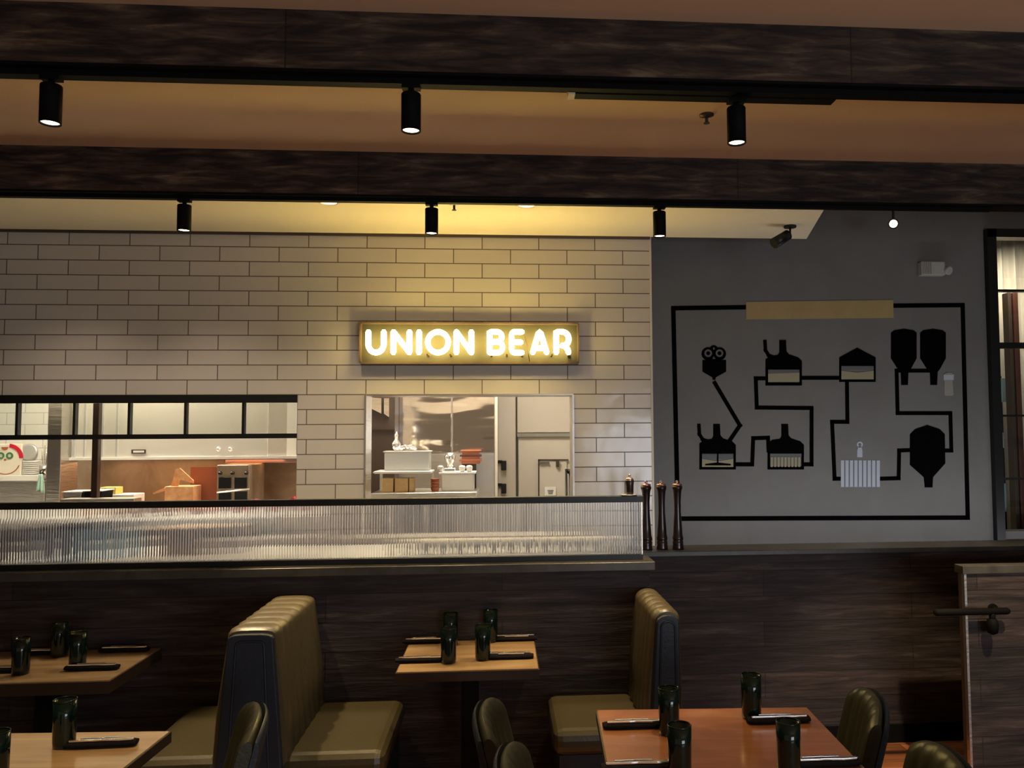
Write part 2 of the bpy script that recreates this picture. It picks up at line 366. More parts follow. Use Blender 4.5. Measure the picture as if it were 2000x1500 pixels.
for px, py, z_, lab in ((1380, 224, ZC, 'small dark fire sprinkler on the tan ceiling between the beams'), (887, 398, zs, 'tiny fire sprinkler on the yellow lit soffit')):
    p = atz(px, py, z_)
    t = thing('fire_sprinkler', (p.x, p.y, z_), lab, 'sprinkler')
    MB().lathe([(.032, .004), (.032, -.004), (.014, -.010)], p, 20).build('escutcheon', M['darkbrown'] if z_ == ZC else M['pewter'], t, world=True)
    MB().cyl(p, p-Vector((0, 0, .036)), .007).build('body', M['darkbrown'], t, world=True)
    MB().lathe([(.013, -.036), (.014, -.039)], p, 12).build('deflector', M['darkbrown'], t, world=True)
p = atz(1543, 441, zs)
t = thing('bullet_spotlight', (p.x, p.y, zs), 'small black adjustable spotlight tilted left at the corner of the soffit', 'spotlight')
MB().lathe([(.04, 0), (.04, -.012)], p, 20).build('canopy', M['black'], t, world=True)
MB().tube([p-Vector((0, 0, .01)), p-Vector((0, 0, .06)), p+Vector((-.03, 0, -.08))], .007).build('arm', M['black'], t, world=True)
MB().cyl(p+Vector((-.015, 0, -.06)), p+Vector((-.12, -.03, -.125)), .034, .036).build('head', M['black'], t, world=True)
p = at(1745, 437, 5.35)
t = thing('glowing_spotlight', p, 'bright glowing spotlight hanging in the dark above the exit sign', 'spotlight')
ax = (EYE-p).normalized()
MB().cyl(p-ax*.10, p-ax*.006, .034, .036).build('housing', M['black'], t, world=True)
lamp('SPOT', 'glowing spot lamp', p+ax*.05, 90, WARM, spot_size=R(50), spot_blend=.6, shadow_soft_size=.03, aim=(2.2, 4.0, 0))
MB().cyl(p-ax*.006, p+ax*.0, .026, .024).build('lens', M['lens'], t, world=True, label='glowing lens')
MB().tube([p-ax*.06+Vector((0, 0, .03)), p-ax*.06+Vector((0, 0, 4.3-p.z))], .008).build('stem', M['black'], t, world=True)
# exit light box on mural wall
c = at(1818, 527, YM)
t = thing('exit_light', (c.x, YM, c.z), 'small pale exit sign and emergency light box high on the grey wall', 'exit sign')
s = YM/1600
MB().box(c.x-28*s, c.x+22*s, YM-.06, YM+.002, c.z-14*s, c.z+14*s).build('housing', M['plasticwhite'], t, world=True, bevel=.006)
gr = MB()
for k in range(5): gr.box(c.x-(26-4*k)*s, c.x-(24-4*k)*s, YM-.064, YM-.059, c.z-12*s, c.z+12*s)
gr.build('grille', M['muralbeer'], t, world=True)
MB().lathe([(.02, 0), (.03, .02), (.033, .045), (.03, .05)], Vector((c.x+24*s, YM-.03, c.z-2*s)), 18, True, Vector((.4, -1, -.3)).normalized()).build('lamp_head', M['plasticwhite'], t, world=True)

# ------------------------------------------------------------------ mural
c = at(1600, 806, YM)
mu = thing('wall_mural_painting', (c.x, YM, c.z), 'large black line mural of a brewing process painted on the grey wall', 'mural')
def pp(px, py): q = at(px, py, YM); return (q.x, q.z)
def lines(name, segs, wpx, m_, lay=.002, parent=mu, closed=False):
    b = MB()
    for pts in segs:
        P = [Vector(pp(*q)) for q in pts]; hw = wpx*YM/1600/2
        for a, e in zip(P[:-1], P[1:]):
            d_ = (e-a).normalized(); nn = Vector((-d_.y, d_.x))*hw; a2 = a-d_*hw; e2 = e+d_*hw
            b.prism([a2+nn, a2-nn, e2-nn, e2+nn], YM-lay, YM+.001)
    return b.build(name, m_, parent, world=True)
def shape(name, polys, m_, lay=.003, parent=mu):
    b = MB()
    for pl in polys: b.prism([pp(*q) for q in pl], YM-lay, YM+.001)
    return b.build(name, m_, parent, world=True)
lines('border_line', [[(1457, 600), (1315, 602), (1324, 1013), (1890, 1011), (1880, 596), (1745, 597)]], 9, M['muralblack'])
shape('title_band', [[(1457, 590), (1744, 586), (1745, 621), (1457, 624)]], M['mustard'], .004)
for sg1 in ([(1396, 748), (1445, 831), (1424, 862)], [(1437, 907), (1469, 907), (1471, 856), (1500, 855), (1501, 880)],
  [(1569, 907), (1585, 907), (1585, 797), (1478, 796), (1476, 739), (1495, 739)], [(1567, 738), (1640, 738)],
  [(1654, 745), (1655, 824), (1625, 824), (1630, 935), (1644, 935)], [(1720, 935), (1755, 934), (1756, 880), (1780, 879)],
  [(1845, 880), (1858, 880), (1856, 807), (1753, 807), (1751, 724)], [(1752, 724), (1825, 724)]): lines('pipe_line', [sg1], 8, M['muralblack'])
# hop mill
shape('malt_mill', [[(1372, 703), (1388, 703), (1394, 706), (1400, 703), (1418, 703), (1418, 726), (1398, 737), (1397, 742), (1392, 742), (1391, 737), (1372, 726)]]
      + [[(cx+r*math.cos(2*PI*k/20), cy+r*math.sin(2*PI*k/20)) for k in range(20)] for cx, cy, r in ((1383, 691, 13), (1405, 691, 13), (1394, 682, 8))]+[[(1380, 695), (1409, 695), (1409, 706), (1380, 706)]], M['muralblack'])
def ring(cx, cy, r0, r1): return [[(cx+r0*math.cos(a), cy+r0*math.sin(a)), (cx+r1*math.cos(a), cy+r1*math.sin(a)), (cx+r1*math.cos(b_), cy+r1*math.sin(b_)), (cx+r0*math.cos(b_), cy+r0*math.sin(b_))] for a, b_ in [(2*PI*k/16, 2*PI*(k+1)/16) for k in range(16)]]
shape('mill_gear', ring(1383, 690, 4, 7.5)+ring(1405, 690, 4, 7.5)+[[(1394, 678), (1396, 681), (1394, 684), (1392, 681)], [(1394, 696), (1397, 701), (1391, 701)]], M['muralgrey'], .0045)
def kettle(x0, y0, pipe):
    # x0,y0 = left end of the shoulder line, kettle body 70 px wide
    P = [(x0, y0+22), (x0, y0+2), (x0+9, y0-5), (x0+24, y0-7), (x0+27, y0-12), (x0+27, y0-36), (x0+40, y0-36), (x0+41, y0-14), (x0+46, y0-8), (x0+64, y0-2), (x0+71, y0+5), (x0+71, y0+22)]
    shape('kettle', [P, [(x0, y0+18), (x0+5, y0+18), (x0+5, y0+53), (x0, y0+53)], [(x0+66, y0+18), (x0+71, y0+18), (x0+71, y0+53), (x0+66, y0+53)], [(x0, y0+47), (x0+71, y0+47), (x0+71, y0+53), (x0, y0+53)]], M['muralblack'])
    if pipe: lines('spout', [[(x0-1, y0-33), (x0, y0-16), (x0+6, y0-6), (x0+14, y0-3)]], 7, M['muralblack'], .0026)
kettle(1495, 700, 1); shape('kettle_fill', [[(1500, 722), (1561, 722), (1561, 730), (1500, 730)]], M['muralgrey'], .0035); shape('kettle_liquid', [[(1500, 730), (1561, 728), (1561, 746), (1500, 746)]], M['muralcream'], .0038)
kettle(1366, 864, 1); shape('kettle_fill', [[(1371, 887), (1432, 887), (1432, 896), (1371, 896)]], M['muralgrey'], .0035); shape('kettle_liquid', [[(1371, 896), (1401, 901), (1432, 896), (1432, 912), (1371, 912)]], M['muralcream'], .0038)
shape('stirrer', [[(1400, 884), (1403, 884), (1403, 905), (1400, 905)], [(1377, 906), (1401, 903), (1427, 906), (1427, 909), (1377, 909)]], M['muralblack'], .0045)
kettle(1499, 864, 0); shape('kettle_fill', [[(1504, 886), (1565, 886), (1565, 892), (1504, 892)]], M['muralgrey'], .0035)
shape('kettle_bars', [[(1505+6.7*k, 893), (1509+6.7*k, 893), (1509+6.7*k, 912), (1505+6.7*k, 912)] for k in range(9)], M['muralcream'], .0038)
# whirlpool tank with peaked roof
shape('peaked_tank', [[(1639, 716), (1639, 698), (1674, 679), (1710, 698), (1710, 716)], [(1639, 714), (1643, 714), (1643, 746), (1639, 746)], [(1706, 714), (1710, 714), (1710, 746), (1706, 746)], [(1639, 741), (1710, 741), (1710, 746), (1639, 746)]], M['muralblack'])
shape('tank_fill', [[(1643, 715), (1706, 715), (1706, 722), (1643, 722)]], M['muralgrey'], .0035); shape('tank_liquid', [[(1643, 724), (1674, 728), (1706, 724), (1706, 741), (1643, 741)]], M['muralcream'], .0038)
for x0 in (1740, 1797):
    shape('conical_tank', [[(x0, 700), (x0, 650), (x0+6, 645), (x0+25, 642), (x0+44, 645), (x0+50, 650), (x0+50, 700), (x0+38, 722), (x0+34, 726), (x0+33, 752), (x0+20, 752), (x0+19, 726), (x0+14, 722)]], M['muralblack'])
shape('fermenter', [[(1777, 908), (1777, 848), (1787, 838), (1811, 830), (1835, 838), (1845, 848), (1846, 905), (1822, 932), (1821, 952), (1806, 952), (1804, 932)]], M['muralblack'])
shape('cooler_plate', [[(1642+8.7*k, 899), (1648.5+8.7*k, 899), (1648.5+8.7*k, 951), (1642+8.7*k, 951)] for k in range(9)], M['muralwhite'], .0035)
shape('cooler_back', [[(1642, 901), (1718, 901), (1718, 949), (1642, 949)]], M['muralgrey'], .0028)
shape('bottle', [[(1674, 880), (1684, 880), (1684, 893), (1674, 893)]]+ring(1679, 868, 3, 6)+[[(1676, 872), (1682, 872), (1684, 880), (1674, 880)]], M['muralwhite'], .0035)
shape('beer_glass', [[(1842, 742), (1842, 732), (1848, 728), (1858, 728), (1863, 732), (1862, 742), (1860, 743), (1862, 770), (1860, 773), (1846, 773), (1844, 770), (1844, 743)]], M['muralbeer'], .0035)
shape('beer_foam', [[(1843, 732), (1862, 732), (1862, 742), (1843, 742)]], M['muralwhite'], .0042)

# ------------------------------------------------------------------ neon sign
YS = YT-.065
sx0 = X(704, YS, 670); sx1 = X(1129, YS, 670); sz1 = Z(916, 631, YS); sz0 = Z(916, 708, YS); sc = (sx0+sx1)/2
sg = thing('neon_sign', (sc, YT, sz0), 'glowing yellow UNION BEAR neon sign in a shallow metal tray on the tiles', 'sign')
MB().box(sx0, sx1, YT-.015, YT-.002, sz0, sz1).build('back_panel', M['signback'], sg, world=True)
fr = MB().box(sx0-.004, sx1+.004, YS, YT-.002, sz1-.004, sz1+.006).box(sx0-.004, sx1+.004, YS, YT-.002, sz0-.010, sz0+.004).box(sx0-.008, sx0+.002, YS, YT-.002, sz0, sz1).box(sx1-.002, sx1+.008, YS, YT-.002, sz0, sz1)
fr.build('tray_rim', M['darkbrown'], sg, world=True)
YN = YS-.045
def arc(cx, cy, rx, ry, a0, a1, n=14): return [(cx+rx*math.cos(R(a0+(a1-a0)*k/n)), cy+ry*math.sin(R(a0+(a1-a0)*k/n))) for k in range(n+1)]
G = {
 'U': [[(0, 1), (0, .42)]+arc(.5, .42, .5, .42, 180, 360)+[(1, 1)]],
 'N': [[(0, 0), (0, 1), (1, 0), (1, 1)]],
 'I': [[(.5, 0), (.5, 1)]],
 'O': [arc(.5, .5, .5, .5, 90, 450, 28)],
 'B': [[(0, 0), (0, 1), (.5, 1)]+arc(.55, .76, .38, .24, 90, -90)+[(.15, .52)], [(.55, .52)]+arc(.6, .26, .40, .26, 90, -90)+[(0, 0)]],
 'E': [[(1, 1), (.25, 1)]+arc(.25, .8, .25, .2, 90, 180, 5)+[(0, .2)]+arc(.25, .2, .25, .2, 180, 270, 5)+[(1, 0)], [(.08, .5), (.9, .5)]],
 'A': [[(0, 0), (.42, .93), (.5, 1), (.58, .93), (1, 0)], [(.16, .22), (.84, .22)]],
 'R': [[(0, 0), (0, 1), (.5, 1)]+arc(.5, .66, .5, .34, 90, -60)+[(.45, .33)], [(.62, .34), (.92, .16), (.98, 0)]],
}
def densify(pts, n=5):
    o = []
    for a, b_ in zip(pts[:-1], pts[1:]):
        L_ = math.hypot(a[0]-b_[0], a[1]-b_[1]); kk = n if L_ > .3 else 1
        for k in range(kk): o.append((a[0]+(b_[0]-a[0])*k/kk, a[1]+(b_[1]-a[1])*k/kk))
    return o+[pts[-1]]
letters = [('U', 714, 755), ('N', 763, 805), ('I', 813, 824), ('O', 830, 881), ('N', 886, 926), ('B', 951, 987), ('E', 994, 1025), ('A', 1035, 1073), ('R', 1081, 1116)]
RN = .018
for ch, a, b_ in letters:
    mb = MB(); lx0 = X(a, YN, 668)+RN; lx1 = X(b_, YN, 668)-RN; lz1 = Z((a+b_)/2, 643, YN)-RN; lz0 = Z((a+b_)/2, 694, YN)+RN
    for st in G[ch]:
        P = [(lx0+(lx1-lx0)*u, YN, lz0+(lz1-lz0)*v) for u, v in densify(st)]
        if ch == 'N':
            for q0, q1 in zip(st[:-1], st[1:]):
                mb.tube([(lx0+(lx1-lx0)*q[0], YN, lz0+(lz1-lz0)*q[1]) for q in (q0, ((q0[0]+q1[0])/2, (q0[1]+q1[1])/2), q1)], RN)
        else: mb.tube(P, RN, closed=False)
    L_ = mb.build('neon_letter', M['neon'], sg, world=True, label='glowing letter '+ch)
for px in (835, 880, 960, 990, 1020, 1078, 1112):
    q = at(px, 697, YN+.02); MB().cyl((q.x, YN+.0, q.z+.012), (q.x, YT-.012, q.z+.012), .006, seg=8).build('tube_support', M['darkbrown'], sg, world=True)
MB().tube([at(1024, 655, YN+.02), at(1030, 675, YN+.03), at(1034, 705, YN+.03)], .0028, 6).build('cable', M['brownpost'], sg, world=True)
MB().cyl(at(1112, 697, YN+.0), at(1112, 697, YN+.05), .012).build('electrode_cap', M['black'], sg, world=True)

# ------------------------------------------------------------------ window frame strip (transom over the left opening)
wn = thing('transom_frame', (xo1, YT+.1, zo), 'black metal transom frame with a row of panes over the left kitchen opening', 'window frame')
yw0, yw1 = YT-.008, YT+.04
zt1 = zo+.002; zt0 = Z(300, 787, YT); zm1 = Z(300, 848, YT); zm0 = Z(300, 857.5, YT)
MB().box(XL+.01, xo1, yw0, yw1, zt0, zt1).build('top_rail', M['black'], wn, world=True)
MB().box(XL+.01, xo1, yw0, yw1, zm0, zm1).build('bottom_rail', M['black'], wn, world=True)
edges = [-80, 33, 145, 252, 362, 475, 580]
for px in edges[:-1]:
    x = X(px, YT, 818); MB().box(x-.008, x+.008, yw0+.004, yw1-.004, zm1, zt0).build('mullion', M['black'], wn, world=True)
for a, b_ in zip(edges[:-1], edges[1:]):
    MB().box(X(a, YT, 818)+.01, X(b_, YT, 818)-.01, YT+.012, YT+.016, zm1+.002, zt0-.002).build('glass_pane', M['pane'], wn, world=True)

# ------------------------------------------------------------------ right window, things outside it
wz1 = Z(1960, 452, YM); wz0 = Z(1960, 1066, YM)
win = thing('window_1', (xwin0, YM, wz0), None, None); win['kind'] = 'structure'
del_ = [win.pop(k) for k in ('label', 'category') if k in win]
fx0 = X(1921, YM, 460); 
MB().prism([pp(1920, 450), pp(1938, 450), pp(1957, 1064), pp(1941, 1066)], YM-.05, YM+.06).build('window_frame', M['black'], win, world=True)
MB().box(fx0, XR-.01, YM-.05, YM+.06, Z(1960, 466, YM), Z(1960, 450, YM)).build('window_head', M['black'], win, world=True)
MB().box(fx0, XR-.01, YM-.06, YM+.06, Z(1960, 1070, YM), Z(1960, 1056, YM)).build('window_sill', M['black'], win, world=True)
for py, h in ((568, 4), (675, 11), (812, 4), (935, 4)):
    MB().box(X(1938, YM, 700), XR-.01, YM-.02, YM+.03, Z(1970, py+h/2, YM), Z(1970, py-h/2, YM)).build('glazing_bar', M['black'], win, world=True)
MB().box(X(1938, YM, 700), XR-.01, YM+.004, YM+.008, wz0, wz1).build('glass_pane', M['pane'], win, world=True)
yo = 6.6
dr = MB(); x0 = X(1935, yo, 700); x1 = X(2080, yo, 700)
def drape(u, v):
    x = x0+(x1-x0)*u; return (x, yo+.035*math.sin(u*34)+.015*math.sin(u*71), .3+v*3.3)
dr.grid(drape, 120, 2); ob = tag(dr.build('drape', M['curtain'], fix=False), 'pale hanging drape behind the right window glass', 'curtain')
so = ob.modifiers.new('thick', 'SOLIDIFY'); so.thickness = .006
for a, b_, mm, lab in ((1974, 1981, 'darkbrown', 'thin dark brown post behind the right window'), (1984, 1994, 'woodred', 'red brown wooden post nearest the frame edge behind the right window')):
    tag(MB().box(X(a, 6.3, 800), X(b_, 6.3, 800), 6.28, 6.36, 0, Z(1985, 572, 6.3)).build('wood_post', M[mm], bevel=.005), lab, 'post')
ds = thing('display_stand', (X(1955, 6.4, 800), 6.47, 0), 'slim black stand with three pale blue panels seen through the right window', 'display stand')
MB().box(X(1952, 6.46, 800), X(1957, 6.46, 800), 6.45, 6.47, 0, Z(1955, 735, 6.46)).build('pole', M['black'], ds, world=True)
for py0, py1, a, b_ in ((738, 785, 1943, 1969), (845, 875, 1945, 1962), (945, 1000, 1950, 1964)):
    MB().box(X(a, 6.4, 800), X(b_, 6.4, 800), 6.42, 6.45, Z(1955, py1, 6.4), Z(1955, py0, 6.4)).build('blue_panel', M['aqua'], ds, world=True, bevel=.004)
lamp('AREA', 'daylight beyond window', (X(1990, 6.2, 800), 6.15, 3.2), 14, (1, .88, .7), size=.5, aim=(X(1990, 6.5, 800), 6.6, 1.8))

# ------------------------------------------------------------------ low partitions, ledges, fluted screen
YP = 4.27; YR = 4.72
zl = Z(600, 1109, 4.25); xle = X(1280, 4.25, 1095)
print('ledge z', zl, 'right', Z(1600, 1072.5, 4.70))
struct('wall_partition', MB().box(XL, xle-.03, YP, YP+.14, 0, zl-.045), M['plank'])
tag(MB().box(XL, xle, 4.25, YP+.20, zl-.045, zl).build('partition_ledge', M['ledge'], bevel=.004), 'dark stone ledge under the fluted glass screen', 'ledge')
zlr = Z(1600, 1072.5, 4.70)
struct('wall_partition_right', MB().box(xle-.06, XR, YR, YR+.14, 0, zlr-.03), M['plank'])
tag(MB().box(xle-.08, XR, 4.70, YR+.24, zlr-.03, zlr).build('partition_ledge', M['ledge'], bevel=.004), 'thin dark ledge capping the plank wall below the mural', 'ledge')
struct('baseboard_right', MB().box(xle, XR, YR-.015, YR, 0, .10), M['blackmatte'])
# near right short partition with metal corner
YQ = 4.04; xq = X(1881, YQ, 1105); zq = Z(1940, 1104, YQ)
struct('wall_partition_end', MB().box(xq+.01, XR, YQ, YQ+.05, 0, zq-.04), M['plank'])
tag(MB().box(xq-.01, XR, YQ-.015, YQ+.065, zq-.04, zq).build('partition_ledge', M['ledge'], bevel=.003), 'ledge capping the short plank partition at the right edge of the photo', 'ledge')
struct('trim_4', MB().box(xq-.0, xq+.012, YQ-.006, YQ+.02, 0, zq-.04), M['steel'])
struct('trim_5', MB().box(xq-.0, xq+.01, YQ+.02, YQ+.05, 0, zq-.04), M['darkbrown'])
# bracket on it
b0 = at(1833, 1195, YQ-.08); b1 = at(1972, 1195, YQ-.08); zz = b1.z; r_ = .017
t = thing('rail_bracket', (b1.x, YQ, zz), 'black rounded metal bar with a round hanging knob on the right plank partition', 'bracket')
MB().tube([(b0.x, YQ-.06, zz), (b0.x+.1, YQ-.06, zz), (b1.x, YQ-.06, zz)], r_, 14).build('bar', M['blackmatte'], t, world=True)
kx = X(1938, YQ-.06, 1215)
MB().cyl((kx, YQ-.06, zz-.005), (kx, YQ-.06, zz-.05), .014).lathe([(.004, -.05), (.024, -.04), (.030, 0), (.024, .025), (.006, .035)], Vector((kx, YQ-.06, zz-.065)), 18).build('knob', M['blackmatte'], t, world=True)
MB().cyl((kx+.04, YQ-.05, zz), (kx+.04, YQ, zz), .014).cyl((kx+.04, YQ-.008, zz), (kx+.04, YQ, zz), .026).build('mount', M['blackmatte'], t, world=True)

# fluted glass screen
YG = 4.34
xg1 = X(1254, YG, 1020); zg1 = Z(600, 975, YG); zr0 = zg1-.034; zg0 = zl
fs = thing('fluted_screen', (xg1, YG, zl), 'long fluted glass screen with a black top rail standing on the stone ledge', 'glass screen')
MB().box(XL, xg1+.004, YG-.022, YG+.022, zr0, zg1).build('top_rail', M['black'], fs, world=True, bevel=.003)
MB().box(XL, xg1, YG-.02, YG+.02, zl, zl+.028).build('bottom_channel', M['black'], fs, world=True)
MB().box(xg1-.006, xg1, YG-.012, YG+.012, zl+.028, zr0).build('edge_trim', M['steel'], fs, world=True)
fl = MB(); pit = .0135; xg0 = -3.6
n = int((xg1-.006-xg0)/pit); prof = []
for k in range(n):
    for j in range(6):
        u = j/6; prof.append((xg1-.006-(k+u)*pit, -.0024*abs(math.sin(PI*u))))
prof.append((xg1-.006-n*pit, 0))
za, zb_ = zl+.028, zr0
vs = []; 
for x, dy in prof: vs += [(x, YG-.003+dy, za), (x, YG-.003+dy, zb_), (x, YG+.004, za), (x, YG+.004, zb_)]
fcs = []
for i in range(len(prof)-1):
    a = i*4; b_ = a+4; fcs += [(a, b_, b_+1, a+1), (a+2, a+3, b_+3, b_+2), (a+1, b_+1, b_+3, a+3), (a, a+2, b_+2, b_)]
e = (len(prof)-1)*4; fcs += [(0, 1, 3, 2), (e, e+2, e+3, e+1)]
fl.add(vs, fcs, False).build('fluted_glass', M['fluted'], fs, world=True)

# pepper mills
def mill(h, short=False):
    t = thing('pepper_mill', (0, 0, 0), 'x', 'pepper mill', 'tall dark pepper mills at the end of the ledge')
    if short: pr = [(.018, 0), (.020, .005), (.021, .05), (.024, .072), (.021, .078)]; zt = .078
    else: pr = [(.034, 0), (.034, .01), (.031, .03), (.033, .045), (.029, .05), (.033, .06), (.033, .07), (.029, .08), (.026, .13), (.020, .22), (.0205, .28), (.024, .33), (.027, .345), (.031, .355), (.031, .368), (.02, .374)]; zt = .374
    MB().lathe(pr, seg=24).build('body', M['millwood'], t)
    q = .7 if short else 1
    MB().lathe([(.026*q, zt-.004), (.030*q, zt+.002), (.026*q, zt+.008), (.010*q, zt+.010), (.007*q, zt+.014), (.010*q, zt+.020), (.007*q, zt+.027), (.001, zt+.029)], seg=20).build('crown', M['rosemetal'], t, label='rose metal crown and knob')
    return t
pm = mill(.4); pu = [False]
for px, lab in ((1263, 'tall dark pepper mill against the end of the fluted screen'), (1293, 'middle one of the three tall dark pepper mills'), (1324, 'tall dark pepper mill over the corner of the mural border, farthest right')):
    yy = 4.79; place(pm, pu, (X(px, yy, 1060), yy, zlr), 0, lab)
sm_ = mill(.1, True); sm_.name = 'salt_shaker'; place(sm_, [False], (X(1230, YG, 960), YG, zg1+.006), 0, 'short dark shaker standing on the screen top rail'); sm_['category'] = 'shaker'; del sm_['group']
tag(MB().lathe([(.03, 0), (.045, .004), (.047, .006), (.02, .005), (0, .005)], seg=24, cap=False).build('saucer', M['pewter'], loc=(X(1228, YG, 960), YG, zg1)), 'small grey saucer under the short dark shaker', 'saucer')

# ------------------------------------------------------------------ aisle counter behind the screen
YC = 4.95
tag(MB().box(-3.7, X(1262, 4.9, 1080), 4.86, 5.42, 1.05, 1.09).build('service_counter', M['pewter'], bevel=.004), 'pale metal service counter behind the fluted glass', 'counter')
tag(MB().box(-3.6, X(1240, 4.9, 1080), 4.92, 5.40, 0, 1.05).build('counter_cabinet', M['warmsteel']), 'brown cabinet body under the service counter', 'cabinet')
bw = thing('white_bowl', (0, 0, 0), 'white bowl in the row blurred behind the right half of the fluted glass', 'bowl', 'white bowls lined up behind the fluted glass')
MB().lathe([(.022, 0), (.026, .005), (.044, .045), (.050, .085), (.047, .085), (.041, .046), (.02, .010), (0, .009)], seg=24, cap=False).build('shell', M['white'], bw)
bu_ = [False]
for k in range(13): place(bw, bu_, (X(800+33*k, 4.95, 1060), 4.95, 1.09), 0, 'white bowl in the row blurred behind the right half of the fluted glass')
tag(MB().box(X(125, 4.95), X(212, 4.95), 4.88, 5.1, 1.09, 1.27).build('storage_tub', M['bluetub'], bevel=.015), 'pale blue storage tub blurred behind the left of the fluted glass', 'tub')
tag(MB().box(X(122, 4.95)-.01, X(215, 4.95)+.01, 4.87, 5.11, 1.27, 1.29).build('tub_lid', M['blackmatte'], bevel=.004), 'dark lid lying on the pale blue tub', 'lid')
tag(MB().box(X(-50, 4.95), X(55, 4.95), 4.9, 5.15, 1.09, 1.27).build('equipment_box', M['darkbrown'], bevel=.01), 'dark box blurred at the far left behind the fluted glass', 'box')
tag(MB().box(X(260, 4.95), X(420, 4.95), 5.05, 5.25, 1.09, 1.25).build('wooden_crate', M['warmsteel'], bevel=.008), 'long low brown crate blurred behind the fluted glass, right of the blue tub', 'crate')

# ------------------------------------------------------------------ kitchen shell
KX0, KX1, KY = XL, xe-.10, 7.9
struct('wall_kitchen_back', MB().box(KX0, KX1, KY, KY+.1, 0, 3.4), M['cream'])
struct('wall_kitchen_right', MB().box(KX1, KX1+.08, YT+.22, KY, 0, 3.4), M['cream'])
struct('ceiling_kitchen', MB().box(KX0, KX1, YT+.22, KY, 2.9, 2.96), M['white'])
struct('floor_kitchen', MB().box(KX0, KX1, 6.1, KY, -.05, 0), M['pewter'])
for x, y, lab in ((-2.9, 6.6, 'left'), (-.3, 6.5, 'right')):
    t = thing('ceiling_light_panel', (x, y, 2.9), 'long fluorescent ceiling panel in the kitchen on the %s' % lab, 'ceiling light')
    MB().box(x-.62, x+.62, y-.32, y+.32, 2.87, 2.9).build('frame', M['white'], t, world=True)
    MB().box(x-.58, x+.58, y-.28, y+.28, 2.862, 2.87).build('diffuser', M['tube'], t, world=True)
    lamp('AREA', 'kitchen lamp', (x, y, 2.85), 230 if lab == 'left' else 42, (1, .90, .72), shape='RECTANGLE', size=1.1, size_y=.5)

# ---- left kitchen opening contents
def px_box(name, a, b_, t0, t1, Y, dep, m_, lab=None, cat=None, parent=None, bevel=.004, group=None):
    """solid box whose front face spans photo x a..b_, y t0(top)..t1(bottom) at distance Y"""
    xm = (a+b_)/2; mb = MB().box(X(a, Y, t0), X(b_, Y, t0), Y, Y+dep, Z(xm, t1, Y), Z(xm, t0, Y))
    if parent: return mb.build(name, m_, parent, world=True, bevel=bevel)
    o = mb.build(name, m_, bevel=bevel); return tag(o, lab, cat, group)
KC = 1.235
struct('wall_kitchen_tiles', MB().box(KX0, X(96, 7.3, 850), 7.3, 7.4, 0, 2.9), M['whitetile'])
pcx = X(590, 6.2, 960); pc_ = thing('prep_counter', (-3, 5.8, 0), 'steel prep counter running along the left kitchen opening', 'counter')
MB().box(KX0+.02, pcx, 5.74, 7.0, KC-.04, KC).build('counter_top', M['pewter'], pc_, world=True, bevel=.004)
MB().box(KX0+.02, pcx-.02, 5.8, 6.98, 0, KC-.04).build('cabinet_body', M['pewter'], pc_, world=True)
# hood
hd = thing('exhaust_hood', (X(340, 6.5, 850), 6.5, Z(340, 895, 6.5)), 'large stainless steel exhaust hood above the cooking line', 'exhaust hood')
hx0, hx1 = X(125, 6.5, 850), X(523, 6.5, 850); hz = Z(340, 896, 6.5)
MB().box(hx0, hx1, 6.5, 7.25, hz+.015, 2.85).build('hood_body', M['hood'], hd, world=True)
MB().box(hx0-.01, X(580, 6.48, 890), 6.47, 7.25, hz-.005, hz+.015).build('hood_lip', M['white'], hd, world=True)
for a in (143, 163, 198, 226):
    MB().box(X(a, 6.49, 850), X(a+4, 6.49, 850), 6.488, 6.5, hz+.02, 2.6).build('seam', M['pewter'], hd, world=True)
MB().box(X(257, 6.49, 880), X(284, 6.49, 880), 6.485, 6.5, Z(270, 886, 6.49), Z(270, 878, 6.49)).build('name_plate', M['darkbrown'], hd, world=True)
MB().box(X(260, 6.48, 880), X(281, 6.48, 880), 6.482, 6.486, Z(270, 884, 6.48), Z(270, 880, 6.48)).build('plate_face', M['white'], hd, world=True)
for a in (428, 451):
    q = at(a, 877, 6.49); MB().lathe([(.018, 0), (.022, .012), (.012, .03), (.004, .034)], q, 16, True, Vector((0, -1, 0))).build('knob', M['cutlery'], hd, world=True)
px_box('duct_panel', 524, 562, 760, 894, 6.49, .3, M['cream'], parent=hd)
px_box('steel_column', 95, 122, 780, 990, 6.35, .25, M['steel'], 'square stainless column between the plate shelf and the hood', 'column')
px_box('support_pole', 182, 194, 780, 972, 5.95, .05, M['brownpost'], 'thin dark brown pole behind the transom frame', 'pole')
tag(MB().box(X(122, 7.0, 950), pcx, 7.002, 7.03, 0, hz-.008).build('splash_panel', M['warmsteel']), 'warm lamp tinted steel splashback under the hood', 'splashback')
px_box('wall_shelf', 440, 590, 896, 904, 6.75, .26, M['rosemetal'], 'narrow shelf lit along its edge under the hood', 'shelf')
# oven with two dark windows
ov = thing('countertop_oven', (X(455, 6.4, 980), 6.4, KC), 'small steel oven with two black windows on the prep counter', 'oven')
px_box('oven_body', 424, 487, 908, 985, 6.4, .4, M['warmsteel'], parent=ov, bevel=.006)
for a, b_ in ((427, 451), (458, 482)):
    for t0, t1 in ((932, 954), (960, 980)): px_box('oven_window', a, b_, t0, t1, 6.39, .01, M['black'], parent=ov, bevel=.002)
for a in (431, 455, 482):
    q = at(a, 924, 6.4); MB().lathe([(.014, 0), (.014, .02), (.006, .03)], q, 12, True, Vector((0, -1, 0))).build('knob', M['black'], ov, world=True)
MB().tube([at(424, 962, 6.36), at(455, 959, 6.36), at(486, 955, 6.36)], .006).build('handle', M['cutlery'], ov, world=True)
